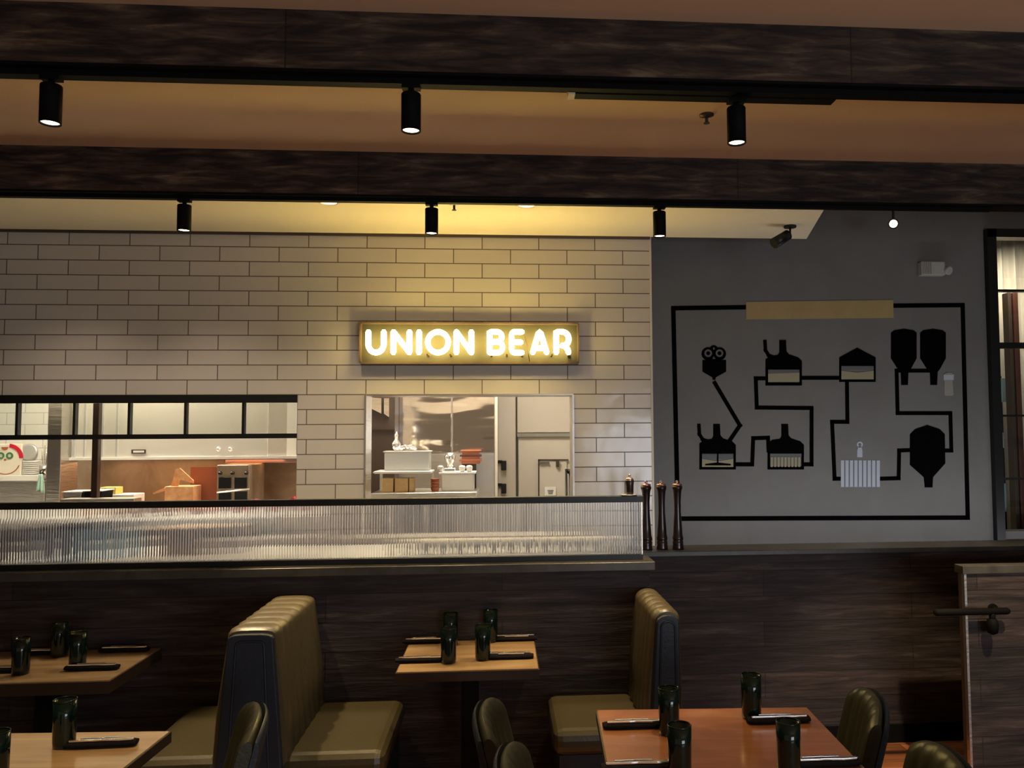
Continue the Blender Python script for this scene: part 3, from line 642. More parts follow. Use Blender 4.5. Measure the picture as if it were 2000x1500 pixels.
# cardboard, crumpled paper
px_box('cardboard_sheet', 372, 424, 912, 985, 6.50, .03, M['rust'], 'flat salmon brown board standing left of the small oven', 'board')
def crumple(name, c, r, m_, lab, cat, seed, sq=(1, 1, 1)):
    rnd = random.Random(seed); bm = bmesh.new(); bmesh.ops.create_icosphere(bm, subdivisions=3, radius=1)
    for v in bm.verts:
        k = 1+rnd.uniform(-.16, .16); v.co = Vector((v.co.x*r*sq[0]*k, v.co.y*r*sq[1]*k, max(v.co.z, -.55)*r*sq[2]*k))
    mn = min(v.co.z for v in bm.verts)
    for v in bm.verts: v.co.z -= mn
    me = bpy.data.meshes.new(name); bm.to_mesh(me); bm.free(); me.materials.append(m_)
    o = bpy.data.objects.new(name, me); C.objects.link(o); o.location = c; return tag(o, lab, cat)
cb = thing('open_carton', (X(350, 6.3, 980), 6.3, KC), 'open orange brown carton with raised flaps beside the salmon board', 'carton')
px_box('carton_body', 322, 378, 950, 990, 6.3, .16, M['orange'], parent=cb)
ff = MB()
for P in ([(335, 950), (344, 916), (352, 914), (378, 938), (378, 944), (352, 936), (348, 950)], [(322, 952), (300, 962), (300, 965), (326, 957)]):
    ff.prism([(at(a, b_, 6.34).x, at(a, b_, 6.34).z) for a, b_ in P], 6.33, 6.345)
ff.build('flap', M['orange'], cb, world=True)
for k, (a, rr) in enumerate(((275, .036), (296, .038), (314, .028))):
    crumple('food_pile', (X(a, 6.0, 980), 6.0, KC), rr, M['orange'], ('crumpled orange paper nearest the steel pans', 'crumpled orange paper in the middle by the carton', 'crumpled orange paper against the carton')[k], 'paper', k)
crumple('dark_pan', (X(361, 6.05, 980), 6.05, KC), .035, M['blackmatte'], 'small black lump in front of the orange carton', 'pan', 8, (1, 1, .7))
crumple('red_mitt', (X(500, 6.2, 975), 6.2, KC), .058, M['red'], 'red oven mitt in front of the right of the small oven', 'oven mitt', 11, (.9, .8, 1.0))
crumple('red_mitt', (X(574, 6.2, 975), 6.2, KC), .058, M['red'], 'red oven mitt at the right end of the left kitchen opening', 'oven mitt', 12, (.9, .8, 1.1))
# steel pans
for a, b_, t0, lab, mm in ((123, 160, 962, 'shallow steel pan at the left end of the prep counter', 'steel'), (164, 198, 960, 'dark food pan beside the brown pole', 'blackmatte')):
    Yq = 6.05; x0, x1 = X(a, Yq, t0), X(b_, Yq, t0); z1 = Z(a, t0, Yq); z0 = KC
    t = thing('food_pan', ((x0+x1)/2, Yq, z0), lab, 'pan')
    MB().prism([(x0, z1), (x0+.02, z0), (x1-.02, z0), (x1, z1)], Yq, Yq+.18).build('pan_body', M[mm], t, world=True)
    MB().box(x0-.006, x1+.006, Yq-.006, Yq+.186, z1, z1+.006).build('rim', M['white'], t, world=True)
px_box('long_tray', 118, 262, 974, 985, 5.86, .12, M['steel'], 'long low steel tray along the front of the prep counter', 'tray')
px_box('yellow_tub', 194, 226, 952, 966, 6.27, .12, M['yellow'], 'small yellow tub behind the brown pole', 'tub')
tag(MB().box(X(190, 6.25, 970), X(262, 6.25, 970), 6.25, 6.43, KC, Z(225, 966, 6.25)).build('steel_riser', M['white'], bevel=.004), 'low pale riser holding the yellow tub', 'riser')
# plate shelf, poster board, plates, cloth, utensils
Yq = 7.0
zsh = Z(40, 928, Yq)
tag(MB().box(KX0+.02, X(76, Yq, 930), Yq-.02, 7.3, zsh-.045, zsh).build('wall_shelf', M['white'], bevel=.003), 'white shelf on the tiled kitchen wall at the far left', 'shelf')
ps = thing('printed_board', (X(20, Yq, 900), Yq+.05, zsh), 'cream printed board with a red corner ring and small round emblem on the white shelf', 'board')
px_box('board', -12, 43, 867, 928, Yq+.05, .02, M['paper'], parent=ps, bevel=.006)
def disc_ring(cx, cy, r0_, r1_, a0, a1, Y, n=18):
    b = MB(); q = at(cx, cy, Y); s_ = Y/1600
    for k in range(n):
        a = R(a0+(a1-a0)*k/n); c_ = R(a0+(a1-a0)*(k+1)/n)
        b.prism([(q.x+r0_*s_*math.cos(a), q.z+r0_*s_*math.sin(a)), (q.x+r1_*s_*math.cos(a), q.z+r1_*s_*math.sin(a)), (q.x+r1_*s_*math.cos(c_), q.z+r1_*s_*math.sin(c_)), (q.x+r0_*s_*math.cos(c_), q.z+r0_*s_*math.sin(c_))], Y-.004, Y+.001)
    return b
disc_ring(16, 895, 20, 27, 0, 85, Yq+.05).build('red_arc', M['red'], ps, world=True)
for a in (2, 19): disc_ring(a, 890, 3, 6.5, 0, 360, Yq+.05).build('green_ring', M['green'], ps, world=True)
disc_ring(10, 898, 0, 2, 0, 360, Yq+.05).build('dot', M['rust'], ps, world=True)
disc_ring(10, 873, 0, 6, 180, 360, Yq+.05).build('brown_half_disc', M['rust'], ps, world=True)
disc_ring(12, 900, 24, 25.5, 200, 340, Yq+.05).build('thin_arc', M['rust'], ps, world=True)
tag(MB().lathe([(.06, 0), (.075, .01), (.06, .02)], (0, 0, 0), 24, True, Vector((0, -1, .15)).normalized()).build('grey_tin_lid', M['pewter'], loc=at(58, 884, 7.299)), 'round grey lid hanging on the tiles behind the white plates', 'lid')
pl_ = thing('white_plate', (0, 0, 0), 'x', 'plate', 'stacked white plates on the kitchen shelf')
MB().lathe([(.03, 0), (.06, .006), (.068, .016), (.064, .016), (.05, .009), (0, .008)], seg=24, cap=False).build('plate_body', M['white'], pl_)
pu2 = [False]
for k in range(7):
    place(pl_, pu2, (X(59, Yq+.08, 915), Yq+.1, zsh+.001+k*.0155), 0, ('bottom plate of the white stack on the kitchen shelf', 'second plate from the bottom of the white stack', 'third plate from the bottom of the white stack', 'middle plate of the white stack on the kitchen shelf', 'third plate from the top of the white stack', 'second plate from the top of the white stack', 'topmost plate of the white stack on the kitchen shelf')[k])
cl = MB(); cx0, cx1 = X(70, 6.9, 940), X(89, 6.9, 940); cz1 = Z(80, 926, 6.9); cz0 = Z(80, 960, 6.9)
def clothf(u, v):
    wd = .25+.75*v**.6; xc = (cx0+cx1)/2; return (xc+(cx1-cx0)*(u-.5)*wd, 6.9+.012*math.sin(u*16)*(.4+v), cz1+(cz0-cz1)*v*(1-.08*math.sin(u*5)))
cl.grid(clothf, 24, 8); o = tag(cl.build('hanging_cloth', M['mint'], fix=False), 'mint green cloth hanging from the end of the white shelf', 'cloth'); o.modifiers.new('t', 'SOLIDIFY').thickness = .006
tag(MB().tube([(cx0+.03, 6.9, cz1+.0), (cx0+.035, 6.9, cz1+.03), (cx0+.03, 6.97, cz1+.035), (X(74, 7.0, 930), 7.02, zsh-.01)], .005).build('cloth_hook', M['black']), 'small dark hook holding the mint cloth', 'hook')
ut = thing('utensil_holder', (X(86, 7.12, 920), 7.12, zsh), 'steel utensil holder with upright whisks beside the white plates', 'utensil holder')
MB().lathe([(.03, 0), (.034, .07), (.031, .07)], ut.location, 18).build('cup', M['steel'], ut, world=True)
for k, (dx, h) in enumerate(((-.02, .2), (0, .24), (.018, .18))): MB().tube([ut.location+Vector((dx*.5, 0, .02)), ut.location+Vector((dx, 0, h))], .005, 8).build('utensil', M['cutlery'], ut, world=True)
tag(MB().box(X(70, 7.04, 930), X(98, 7.04, 930), 7.06, 7.3, zsh-.03, zsh).build('shelf_end', M['steel']), 'short steel shelf holding the utensil cup', 'shelf')
px_box('under_cabinet', -60, 88, 940, 990, 6.95, .34, M['steel'], 'steel cabinet below the white shelf at the far left', 'cabinet')

# ---- right kitchen opening contents
dk = thing('dark_shelving', (X(742, 6.8, 870), 6.8, 0), 'dark brown cabinet side at the left of the right kitchen opening', 'cabinet')
MB().box(X(690, 6.8, 870), X(771, 6.8, 870), 6.8, 7.05, 0, 2.75).build('cabinet_side', M['darkbrown'], dk, world=True)
MB().box(X(690, 6.79, 870), X(771, 6.79, 870), 6.785, 6.8, Z(740, 842, 6.79), Z(740, 839, 6.79)).build('panel_joint', M['brownpost'], dk, world=True)
sl = MB()
for P in ([(713, 775), (745, 778), (745, 808), (713, 792)], [(750, 778), (760, 778), (760, 815), (750, 808)]): sl.prism([(at(a, b_, 6.78).x, at(a, b_, 6.78).z) for a, b_ in P], 6.775, 6.80)
sl.build('steel_panel', M['wavysteel'], dk, world=True, label='bright steel panel')
fg = thing('steel_refrigerator', (X(870, 7.1, 900), 7.1, 0), 'tall two door stainless refrigerator with wavy reflections', 'refrigerator')
MB().box(X(772, 7.1, 870), X(971, 7.1, 870), 7.1, 7.8, 0, 2.72).build('cabinet', M['steel'], fg, world=True)
for a, b_ in ((776, 881.5), (884, 966)):
    MB().box(X(a, 7.07, 870), X(b_, 7.07, 870), 7.065, 7.1, Z(870, 884, 7.07), 2.70).build('door', M['wavysteel'], fg, world=True, bevel=.003)
    MB().box(X(a, 7.07, 870), X(b_, 7.07, 870), 7.07, 7.1, .1, Z(870, 886, 7.07)).build('lower_door', M['steel'], fg, world=True, bevel=.003)
MB().box(X(966.5, 7.06, 870), X(972, 7.06, 870), 7.05, 7.1, 0, 2.7).build('edge_strip', M['cream'], fg, world=True)
# cream panels, door with closer
Yd = 7.6
px_box('wall_panel', 1010, 1150, 700, 845, Yd, .04, M['cream'], 'flat cream panel above the service door', 'panel', bevel=.006)
px_box('wall_panel', 972, 1007, 700, 1060, Yd, .04, M['cream'], 'tall cream wall strip right of the refrigerator', 'panel', bevel=.006)
dr_ = thing('door_1', (X(1060, Yd, 950), Yd, 0), None, None); dr_['kind'] = 'structure'
for k in ('label', 'category'):
    if k in dr_: del dr_[k]
px_box('door_frame', 1012, 1150, 849, 1300, Yd+.0, .05, M['cream'], parent=dr_, bevel=.008)
px_box('door_head', 1010, 1150, 846, 853, Yd-.03, .05, M['muralbeer'], parent=dr_, bevel=.002)
px_box('door_leaf', 1053, 1107, 899, 1300, Yd-.02, .03, M['cream'], parent=dr_, bevel=.004)
ol = MB()
for P in ([(1051, 897), (1110, 897), (1110, 899), (1051, 899)], [(1051, 897), (1053, 897), (1053, 1000), (1051, 1000)]): ol.prism([(at(a, b_, Yd-.02).x, at(a, b_, Yd-.02).z) for a, b_ in P], Yd-.03, Yd)
ol.build('door_gap', M['darkbrown'], dr_, world=True)
px_box('closer', 1086, 1092, 898, 912, Yd-.06, .05, M['darkbrown'], parent=dr_, bevel=.003)
px_box('closer_arm', 1053, 1073, 902, 905, Yd-.05, .02, M['muralgrey'], parent=dr_, bevel=.001)
px_box('paper_notice', 1064, 1086, 951, 968, Yd-.03, .008, M['white'], parent=dr_, bevel=.001)
nt_ = MB()
for k in range(3): nt_.box(X(1069+k, Yd-.03, 960), X(1081-k, Yd-.03, 960), Yd-.034, Yd-.029, Z(1075, 958.5+3*k, Yd-.03), Z(1075, 957.3+3*k, Yd-.03))
nt_.build('notice_mark', M['muralgrey'], dr_, world=True)
for a, lab in ((1105.5, 'left thin dark vertical bar beside the service door'), (1113, 'right thin dark vertical bar beside the service door')):
    q0 = at(a, 916, 7.2); tag(MB().cyl((q0.x, 7.2, 0), (q0.x, 7.2, q0.z), .009).build('vertical_bar', M['black']), lab, 'pole')
tag(MB().lathe([(.02, 0), (.03, .02), (.02, .04)], (X(1113, 7.2, 920), 7.2, at(1113, 925, 7.2).z), 14).build('bar_collar', M['black']), 'small dark collar near the top of the right vertical bar', 'collar')
for cy, lab in ((903, 'upper black latch on the cream strip beside the refrigerator'), (948, 'lower black latch on the cream strip beside the refrigerator')):
    q = at(978, cy, Yd)
    t = thing('door_latch', (q.x, Yd, q.z), lab, 'latch')
    px_box('plate', 972, 981, cy-4, cy+2, Yd-.02, .02, M['black'], parent=t, bevel=.002)
    px_box('strike', 979, 989, cy-3, cy+16, Yd-.05, .05, M['black'], parent=t, bevel=.006)
# cart with trays, pans, boxes
Yk = 6.25; zt = Z(830, 962, Yk)
wtb = thing('steel_worktable', (X(830, Yk, 965), Yk+.25, 0), 'white edged steel worktable in the right kitchen opening', 'table')
wx0, wx1 = X(724, Yk, 965), X(932, Yk, 965)
MB().box(wx0, wx1, Yk, Yk+.5, zt-.05, zt).build('table_top', M['steel'], wtb, world=True, bevel=.008)
for lx in (wx0+.05, wx1-.05):
    for ly in (Yk+.05, Yk+.45): MB().cyl((lx, ly, 0), (lx, ly, zt-.04), .018).build('leg', M['steel'], wtb, world=True)
q0 = at(733, 925, Yk+.05); q1 = at(800, 925, Yk+.05)
sh2 = thing('tilted_tray', (q0.x, Yk+.05, q0.z), 'wide white tray resting over the wooden blocks', 'tray')
MB().prism([(q0.x, q0.z-.002), (X(842, Yk+.05, 925), q0.z-.002), (X(842, Yk+.05, 925), q0.z+.014), (q0.x-.01, q0.z+.016), (q0.x-.02, q0.z+.006)], Yk+.04, Yk+.36).build('tray_deck', M['white'], sh2, world=True, bevel=.003)
MB().box(q0.x, q0.x+.02, Yk+.28, Yk+.30, zt, q0.z).box(X(838, Yk+.05, 925), X(841, Yk+.05, 925), Yk+.28, Yk+.30, zt, q0.z).build('support', M['white'], sh2, world=True)
zz2 = q0.z+.016
pn = MB().box(X(752, Yk+.2, 900), X(840, Yk+.2, 900), Yk+.16, Yk+.32, zz2, Z(800, 883, Yk+.16))
pq = thing('steel_hotel_pan', (X(796, Yk+.2, 900), Yk+.2, zz2), 'large grey steel box pan standing on the white tray', 'pan')
pn.build('pan_body', M['pewter'], pq, world=True, bevel=.008)
zpt = Z(800, 883, Yk+.16)
MB().box(X(750, Yk+.2, 900), X(842, Yk+.2, 900), Yk+.15, Yk+.33, zpt, zpt+.008).build('rim', M['white'], pq, world=True)
for k, (dx, rr) in enumerate(((-.03, .04), (.03, .045), (.075, .03))):
    tag(MB().lathe([(.3*rr, 0), (.75*rr, .3*rr), (rr, 1.0*rr), (.93*rr, 1.0*rr), (.6*rr, .3*rr), (0, .15*rr)], seg=20, cap=False).build('steel_bowl', M['cutlery'], loc=(X(788, Yk+.22, 880)+dx, Yk+.24+.05*(k % 2), zpt+.009)), ('small shiny bowl at the left on the grey box pan', 'shiny bowl in the middle on the grey box pan', 'smallest shiny bowl at the right on the grey box pan')[k], 'bowl')
tag(MB().lathe([(.014, 0), (.032, .03), (.035, .06), (.012, .09), (.016, .12), (.002, .15)], seg=20).build('steel_canister', M['cutlery'], loc=(X(776, Yk+.22, 880)-.005, Yk+.2, zpt+.009)), 'tall shiny canister at the left corner of the grey box pan', 'canister')
for a, b_, lab in ((745, 768, 'left pale wooden block under the white tray'), (771, 797, 'middle pale wooden block under the white tray'), (799, 808, 'narrow brown block under the white tray')):
    px_box('wooden_block', a, b_, 934, 962, Yk+.06, .12, M['kraft'], lab, 'block', bevel=.006)
for k in range(4):
    tag(MB().lathe([(.026, 0), (.034, .028), (.036, .030), (.031, .030), (0, .02)], seg=16, cap=False).build('brown_cup', M['rust'], loc=(X(850, Yk+.15, 945), Yk+.14, zt+k*.022)), ('bottom cup of the small brown stack', 'second cup from the bottom of the brown stack', 'third cup from the bottom of the brown stack', 'top cup of the small brown stack')[k], 'cup', 'brown cup stack')
wt = thing('white_container', (X(892, Yk+.2, 950), Yk+.15, zt), 'white lidded container on the right of the steel worktable', 'container')
z1 = Z(892, 926, Yk+.15)
MB().box(X(862, Yk+.15, 940), X(925, Yk+.15, 940), Yk+.15, Yk+.4, zt, z1).build('tub', M['white'], wt, world=True, bevel=.008)
MB().box(X(857, Yk+.15, 940), X(929, Yk+.15, 940), Yk+.14, Yk+.41, z1, z1+.014).build('lid', M['white'], wt, world=True, bevel=.003)
zc_ = z1+.014
es = thing('countertop_mixer', (X(878, Yk+.25, 915), Yk+.25, zc_), 'shiny steel mixer with a round white head on the white container', 'mixer')
MB().box(X(868, Yk+.25, 915), X(890, Yk+.25, 915), Yk+.2, Yk+.3, zc_, zc_+.03).build('base', M['cutlery'], es, world=True, bevel=.006)
MB().lathe([(.028, .03), (.022, .06), (.04, .09), (.045, .12), (.03, .145), (.004, .15)], Vector((X(879, Yk+.25, 915), Yk+.25, zc_)), 20).build('head', M['cutlery'], es, world=True)
for k, a in enumerate((856, 900, 912)):
    tag(MB().lathe([(.014, 0), (.024, .02), (.026, .04), (.018, .05), (.001, .053)], seg=16).build('glass_jar', M['white' if k else 'pewter'], loc=(X((861, 903, 917)[k], Yk+.22, 915), Yk+.19, zc_)), ('small grey jar left of the mixer', 'small white jar right of the mixer', 'small white jar at the right end of the container lid')[k], 'jar')
for k in range(3):
    tb_ = thing('terracotta_box', (X(918, 6.66, 900), 6.76, Z(918, 906-9*k, 6.66)), ('bottom terracotta box of the stack behind the mixer', 'middle terracotta box of the stack behind the mixer', 'top terracotta box of the stack behind the mixer')[k], 'box', 'terracotta box stack')
    px_box('box_body', 901+k, 937-k, 906-9*k-5.5, 906-9*k, 6.66, .2, M['rust'], parent=tb_, bevel=.002)
    px_box('lid', 897+k, 941-k, 906-9*k-8.6, 906-9*k-5.4, 6.655, .21, M['woodred'] if k == 1 else M['rust'], parent=tb_, bevel=.002)
tag(MB().box(X(902, 6.68, 906), X(930, 6.68, 906), 6.68, 6.745, zt, Z(920, 906, 6.62)).build('box_riser', M['brownpost']), 'dark riser carrying the terracotta boxes', 'stand')
lamp('AREA', 'heat lamp', (X(360, 6.7, 900), 6.75, hz-.02), 4, (1, .50, .22), shape='RECTANGLE', size=1.5, size_y=.2)

# ------------------------------------------------------------------ booths
def sweep_back(outline, y0, y1, n, bulge, m_, name, parent):
    """channel tufted upholstery: closed (x,z) outline swept along y with n padded channels"""
    cx_ = sum(p[0] for p in outline)/len(outline); nn = []
    N_ = len(outline)
    for i in range(N_):
        a = Vector(outline[i-1]); b_ = Vector(outline[(i+1) % N_]); d_ = (b_-a).normalized(); nn.append(Vector((d_.y, -d_.x)))
    area = sum(outline[i][0]*outline[(i+1) % N_][1]-outline[(i+1) % N_][0]*outline[i][1] for i in range(N_))
    sg_ = 1 if area > 0 else -1
    vs = []; M_ = n*8
    for k in range(M_+1):
        s_ = k/M_; bb = bulge*abs(math.sin(PI*n*s_))**.55
        for i, p_ in enumerate(outline): q = Vector(p_)+nn[i]*sg_*bb; vs.append((q.x, y0+(y1-y0)*s_, q.y))
    fs_ = [(k*N_+i, k*N_+(i+1) % N_, (k+1)*N_+(i+1) % N_, (k+1)*N_+i) for k in range(M_) for i in range(N_)]
    mb = MB(); mb.add(vs, fs_, True); mb.add([vs[i] for i in range(N_)], [tuple(range(N_))]); mb.add(vs[-N_:], [tuple(range(N_))])
    return mb.build(name, m_, parent, world=True)
def rounded_back(xc, wt_, wb_l, wb_r, ztop_, zbot, hk=.75):
    """outline: tapered slab, round top; wt_ half width at top, wb_l/wb_r half widths at the bottom"""
    o = [(xc-wb_l, zbot), (xc-wb_l*.65-wt_*.35, zbot+(ztop_-zbot)*.45), (xc-wt_, ztop_-wt_*hk)]
    for k in range(1, 12):
        a = PI-PI*k/12; c_, s2 = math.cos(a), math.sin(a); e_ = .55 if hk < .6 else 1; o.append((xc+wt_*math.copysign(abs(c_)**e_, c_), ztop_-wt_*hk+wt_*hk*s2**e_))
    o += [(xc+wt_, ztop_-wt_*hk), (xc+wb_r*.65+wt_*.35, zbot+(ztop_-zbot)*.45), (xc+wb_r, zbot)]
    return o
def booth(xc, yf, yr, wt_, wl, wr_, zt_, label, seats, nch, hk=.75):
    t = thing('booth_bench', (xc, yf, 0), label, 'booth bench')
    sweep_back(rounded_back(xc, wt_, wl, wr_, zt_-.012, .40, hk), yf+.03, yr, nch, .014, M['olive'], 'backrest', t)
    ol_ = rounded_back(xc, wt_*.98, wl, wr_, zt_-.022, .0, hk)
    MB().prism(ol_, yf, yf+.032).build('end_panel', M['vinyl'], t, world=True, bevel=.006, label='smooth black vinyl end panel')
    inner = rounded_back(xc, wt_*.60, wl*.62, wr_*.62, zt_-.05, .0, hk)
    MB().tube([(p_[0], yf-.001, p_[1]) for p_ in inner], .005, 6).build('piping', M['vinyl'], t, world=True)
    for sgn, wd in seats:
        xa = xc+sgn*(wl if sgn < 0 else wr_)*.75; xb = xc+sgn*wd
        MB().box(min(xa, xb), max(xa, xb), yf+.02, yr, .36, .475).build('seat_cushion', M['seat'], t, world=True, bevel=.045)
        MB().box(min(xa, xb-.03*sgn), max(xa, xb-.03*sgn), yf+.05, yr, .0, .36).build('bench_base', M['vinyl'], t, world=True)
    return t
BT = 1.0
x1c = X(492, 3.54, 1210)
booth(x1c, 3.52, YP-.012, .095, .155, .155, BT, 'double sided booth bench with pale lit channelled top between the two booth tables', [(-1, .50), (1, .55)], 7, .38)
x2c = X(1303, 3.72, 1200)
booth(x2c, 3.70, YP-.012, .052, .10, .06, BT, 'single sided booth bench at the right end of the centre booth, channelled top', [(-1, .52)], 6)

# ------------------------------------------------------------------ tables
TZ = .75
def table(xl, xr, y0, y1, rz, label, m_, th=.045, legs='pedestal'):
    cxm, cym = (xl+xr)/2, (y0+y1)/2
    t = thing('dining_table', (cxm, cym, 0), label, 'table', rz=rz)
    hw, hd_ = (xr-xl)/2, (y1-y0)/2
    MB().box(-hw+.001, hw-.001, -hd_+.001, hd_-.001, TZ-th, TZ).build('table_top', m_, t)
    eb = MB(); zt2 = TZ-.004
    eb.box(-hw-.004, hw+.004, -hd_-.004, -hd_+.001, TZ-th, zt2).box(-hw-.004, hw+.004, hd_-.001, hd_+.004, TZ-th, zt2).box(-hw-.004, -hw+.001, -hd_, hd_, TZ-th, zt2).box(hw-.001, hw+.004, -hd_, hd_, TZ-th, zt2)
    eb.build('edge_band', M['edge'], t, label='dark edge band')
    MB().box(-.04, .04, -.04, .04, .02, TZ-th-.02).box(-.16, .16, -.16, .16, TZ-th-.02, TZ-th).build('pedestal', M['blackmatte'], t)
    MB().box(-.24, .24, -.035, .035, 0, .025).box(-.035, .035, -.24, .24, 0, .025).build('base', M['blackmatte'], t, bevel=.004)
    return t
c0 = atz(775, 1311, TZ); c1 = atz(1052, 1308, TZ)
table(c0.x, c1.x, (c0.y+c1.y)/2, YP-.01, 0, 'small wooden booth table in the centre between the benches', M['table'], .045)
l0 = atz(212, 1329, TZ); l1 = atz(333, 1254, TZ)
print('tables', c0, c1, l0, l1)
table(X(-60, l0.y, 1330)-.2, (l0.x+l1.x)/2, l0.y, YP-.01, 0, 'wooden booth table in shade at the far left', M['table'], .055)
# front-left free table
f0 = atz(3, 1433, TZ); f1 = atz(333, 1427, TZ); rzf = math.atan2(f1.y-f0.y, f1.x-f0.x)
wf = (f1-f0).length; df = .9; dv = Vector((math.sin(R(3)), math.cos(R(3)), 0)); 
cf = (f0+f1)/2 - dv*df/2
table(cf.x-wf/2, cf.x+wf/2, cf.y-df/2, cf.y+df/2, -R(3), 'brightly lit wooden table at the bottom left corner', M['table'], .04)
g0 = atz(1167, 1390, TZ); g1 = atz(1572, 1378, TZ); wg = (g1-g0).length; dg = .95
cg = (g0+g1)/2 - dv*dg/2
print('front tables', f0, f1, g0, g1)
table(cg.x-wg/2, cg.x+wg/2, cg.y-dg/2, cg.y+dg/2, -R(3), 'orange brown wooden four seat table at the bottom right', M['table_dark'], .035)

# glasses
gl = thing('tumbler', (0, 0, 0), 'x', 'glass', 'dark green glass tumblers on the tables')
MB().lathe([(.030, 0), (.034, .003), (.0355, .02), (.0365, .10), (.037, .155), (.0345, .155), (.034, .10), (.032, .022), (0, .016)], seg=28, cap=False).build('glass_body', M['glass'], gl)
MB().lathe([(.0372, .1535), (.0376, .1555), (.0372, .1575), (.0342, .1575), (.0338, .1555), (.0342, .1535), (.0372, .1535)], seg=28, cap=False).build('rim', M['glass'], gl)
gu = [False]
GL = [(876, 1296, 'front left tumbler on the centre booth table'), (880, 1262, 'rear left tumbler on the centre booth table, behind another'), (943, 1290, 'front right tumbler on the centre booth table'), (958, 1255, 'rear right tumbler on the centre booth table, against the planks'),
      (40, 1318, 'leftmost tumbler on the far left booth table'), (115, 1284, 'rear middle tumbler on the far left booth table'), (151, 1306, 'front middle tumbler on the far left booth table'), (231, 1264, 'rear right tumbler on the far left booth table'),
      (125, 1460, 'large green tumbler on the bright bottom left table, beside the cutlery roll'), (-10, 1535, 'tumbler cut by the left photo edge on the bright table'),
      (1307, 1435, 'rear left tumbler on the orange table, at the end of the cutlery roll'), (1468, 1404, 'rear right tumbler on the orange table'), (1541, 1512, 'front right tumbler on the orange table'), (1328, 1520, 'front left tumbler on the orange table')]
for px, py, lab in GL:
    q = atz(px, py-2, TZ); place(gl, gu, (q.x, q.y, TZ+.0005), random.uniform(0, 3), lab)
# napkin rolls with cutlery
nk = thing('napkin_roll', (0, 0, 0), 'x', 'napkin', 'black napkins with cutlery on the tables')
rb = MB()
def rollf(u, v):
    a = 2*PI*v; x = -.115+.23*u; e_ = 1-.25*abs(2*u-1)**6; return (x, .026*e_*math.cos(a), .011+.011*e_*math.sin(a)*(1+.12*math.sin(9*u)))
rb.grid(rollf, 24, 14)
rb.add([rollf(0, k/14) for k in range(14)], [tuple(range(14))]); rb.add([rollf(1, k/14) for k in range(14)], [tuple(range(14))])
rb.build('napkin', M['cloth'], nk)
def knife(y, off):
    b = MB(); P = [(-.10+off, y-.004), (-.02+off, y-.005), (.0+off, y-.003), (.06+off, y-.008), (.10+off, y-.006), (.108+off, y), (.10+off, y+.008), (.06+off, y+.008), (0+off, y+.005), (-.02+off, y+.007), (-.10+off, y+.005)]
    return b.prism(P, .0215, .0275, 'z')
knife(-.009, 0).build('knife', M['cutlery'], nk, bevel=.001)
fk = MB().prism([(-.07, .006), (-.01, .008), (.0, .007), (.0, .013), (-.01, .013), (-.07, .012)], .0215, .0270, 'z').prism([(0, .006), (.05, .005), (.05, .015), (0, .014)], .0225, .0270, 'z')
fk.build('fork', M['cutlery'], nk, bevel=.001)
nu_ = [False]
NK = [(822, 1293, 0, 'front left black napkin roll with cutlery on the centre booth table'), (832, 1256, 0, 'rear left black napkin roll on the centre booth table'), (994, 1286, 180, 'front right black napkin roll with cutlery on the centre booth table'), (1005, 1251, 180, 'rear right black napkin roll on the centre booth table'),
      (243, 1273, 0, 'right black napkin roll with cutlery on the far left booth table'), (180, 1308, 0, 'front black napkin roll on the far left booth table'), (78, 1279, 0, 'rear black napkin roll on the far left booth table'), (0, 1313, 0, 'black napkin roll cut by the left edge on the far left booth table'),
      (198, 1458, 2, 'black napkin roll with shiny knife on the bright bottom left table'),
      (1240, 1421, 0, 'rear left black napkin roll with shiny cutlery on the orange table'), (1520, 1411, 0, 'rear right black napkin roll under a tumbler on the orange table'), (1245, 1503, 0, 'front left black napkin roll on the orange table'), (1610, 1496, 0, 'front right black napkin roll on the orange table')]
for px, py, rz, lab in NK:
    q = atz(px, py, TZ); place(nk, nu_, (q.x, q.y, TZ+.0005), R(rz), lab)

# ------------------------------------------------------------------ chairs
ch = thing('dining_chair', (0, 0, 0), 'x', 'chair', 'channel backed chairs at the free tables')
# faces +x, back at x<0
def bx(u, v): return -.22-.09*v+.9*((u-.5)*.40)**2
def bz(u, v): return .44+.40*v-.04*v*abs(2*u-1)**3
def bul(u, v): return .012*abs(math.sin(PI*6*u))**.6*(1-.5*v**8)
def thk(v): return 1 if v < .88 else math.sqrt(max(0, 1-((v-.88)/.12)**2))
def closed_slab(fa, fb, nu, nv):
    b = MB(); b.grid(fa, nu, nv); b.grid(fb, nu, nv)
    b.grid(lambda s_, t_: tuple(Vector(fa(s_, 0)).lerp(Vector(fb(s_, 0)), t_)), nu, 1)
    for u in (0, 1): b.grid(lambda s_, t_, u=u: tuple(Vector(fa(u, s_)).lerp(Vector(fb(u, s_)), t_)), nv, 1)
    return b
def vv(v): return 1-(1-v)**1.8
closed_slab(lambda u, v: (bx(u, vv(v))-.022+(.022+bul(u, vv(v)))*thk(vv(v)), (u-.5)*.40, bz(u, vv(v))), lambda u, v: (bx(u, vv(v))-.022-.022*thk(vv(v)), (u-.5)*.40, bz(u, vv(v))), 48, 14).build('back_cushion', M['chairolive'], ch)
closed_slab(lambda u, v: (bx(u, vv(v))-.0445, (u-.5)*.41, bz(u, vv(v))-.004), lambda u, v: (bx(u, vv(v))-.0445-.02*thk(vv(v)), (u-.5)*.41, bz(u, vv(v))-.004), 24, 14).build('back_shell', M['vinyl'], ch, label='black vinyl outer back')
MB().box(-.21, .23, -.195, .195, .40, .475).build('seat', M['chairolive'], ch, bevel=.03)
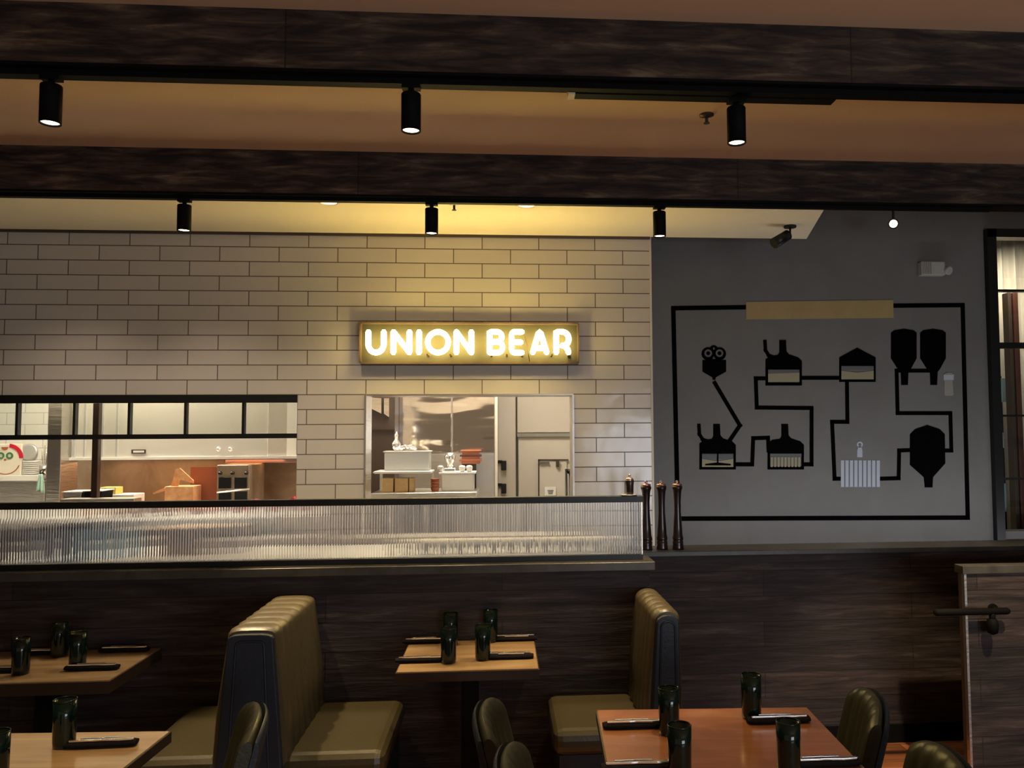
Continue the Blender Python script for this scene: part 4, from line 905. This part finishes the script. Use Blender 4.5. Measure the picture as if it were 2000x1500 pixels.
for sx, sy in ((-1, -1), (-1, 1), (1, -1), (1, 1)):
    MB().cyl((sx*.20, sy*.17, 0), (sx*.17, sy*.15, .41), .012, .02).build('leg', M['blackmatte'], ch)
cu_ = [False]
CH = [(1697, 1362, 167, .80, 'olive channelled chair at the right side of the orange table, rear'), (1845, 1478, 172, .80, 'olive channelled chair at the bottom right in front of the floor boards'),
      (955, 1385, -4, .80, 'black backed chair below the centre booth table, at the left side of the orange table'), (1000, 1480, -4, .80, 'black backed chair at the bottom centre, cut by the photo edge'),
      (492, 1392, 197, .80, 'black backed chair in front of the double booth bench end')]
for px, py, rz, zt_, lab in CH:
    q = atz(px, py, .83); a = R(rz)
    ox, oy = -.31*math.cos(a), -.31*math.sin(a)      # back top sits .31 behind the chair centre
    place(ch, cu_, (q.x-ox, q.y-oy, 0), a, lab)

# ------------------------------------------------------------------ light
W = bpy.data.worlds.new('world'); S.world = W; W.use_nodes = True
W.node_tree.nodes['Background'].inputs[0].default_value = (1.0, .76, .54, 1); W.node_tree.nodes['Background'].inputs[1].default_value = .22
# windows behind the camera (cool daylight)
lamp('AREA', 'daylight window', (3.2, -3.2, 1.2), 108, (.80, .88, 1.0), shape='RECTANGLE', size=3, size_y=1.6, aim=(2.0, 5, 1.3))
us = thing('added_strip_light', (2.7, YR+.14, .80), 'slim black added strip light behind the plank wall, unseen, put in to brighten the mural', 'added strip light')  # made-up fixture, out of view, to carry the added mural fill
MB().box(1.05, 4.35, YR+.14, 4.98, .80, .83).build('added_bracket', M['black'], us, world=True)
MB().box(1.08, 4.32, 4.97, 5.01, .79, .86).build('housing', M['black'], us, world=True)
lamp('AREA', 'added mural fill', (2.7, 5.05, .85), 14, (.92, .93, 1.0), shape='RECTANGLE', size=3.2, size_y=.1, aim=(2.7, 5.9, 1.75))  # added fill lamp, brightens the lower mural
lamp('SPOT', 'added floor fill spot', (2.35, YB1+.05, 2.85), 330, WARM, spot_size=R(36), spot_blend=.6, shadow_soft_size=.03, aim=(2.15, 4.35, 0))  # added unseen spot without fixture, brightens the floor boards on the right
S.view_settings.view_transform = 'Standard'; S.view_settings.look = 'None'; S.view_settings.exposure = 0; S.view_settings.gamma = 1
S.view_settings.use_curve_mapping = False
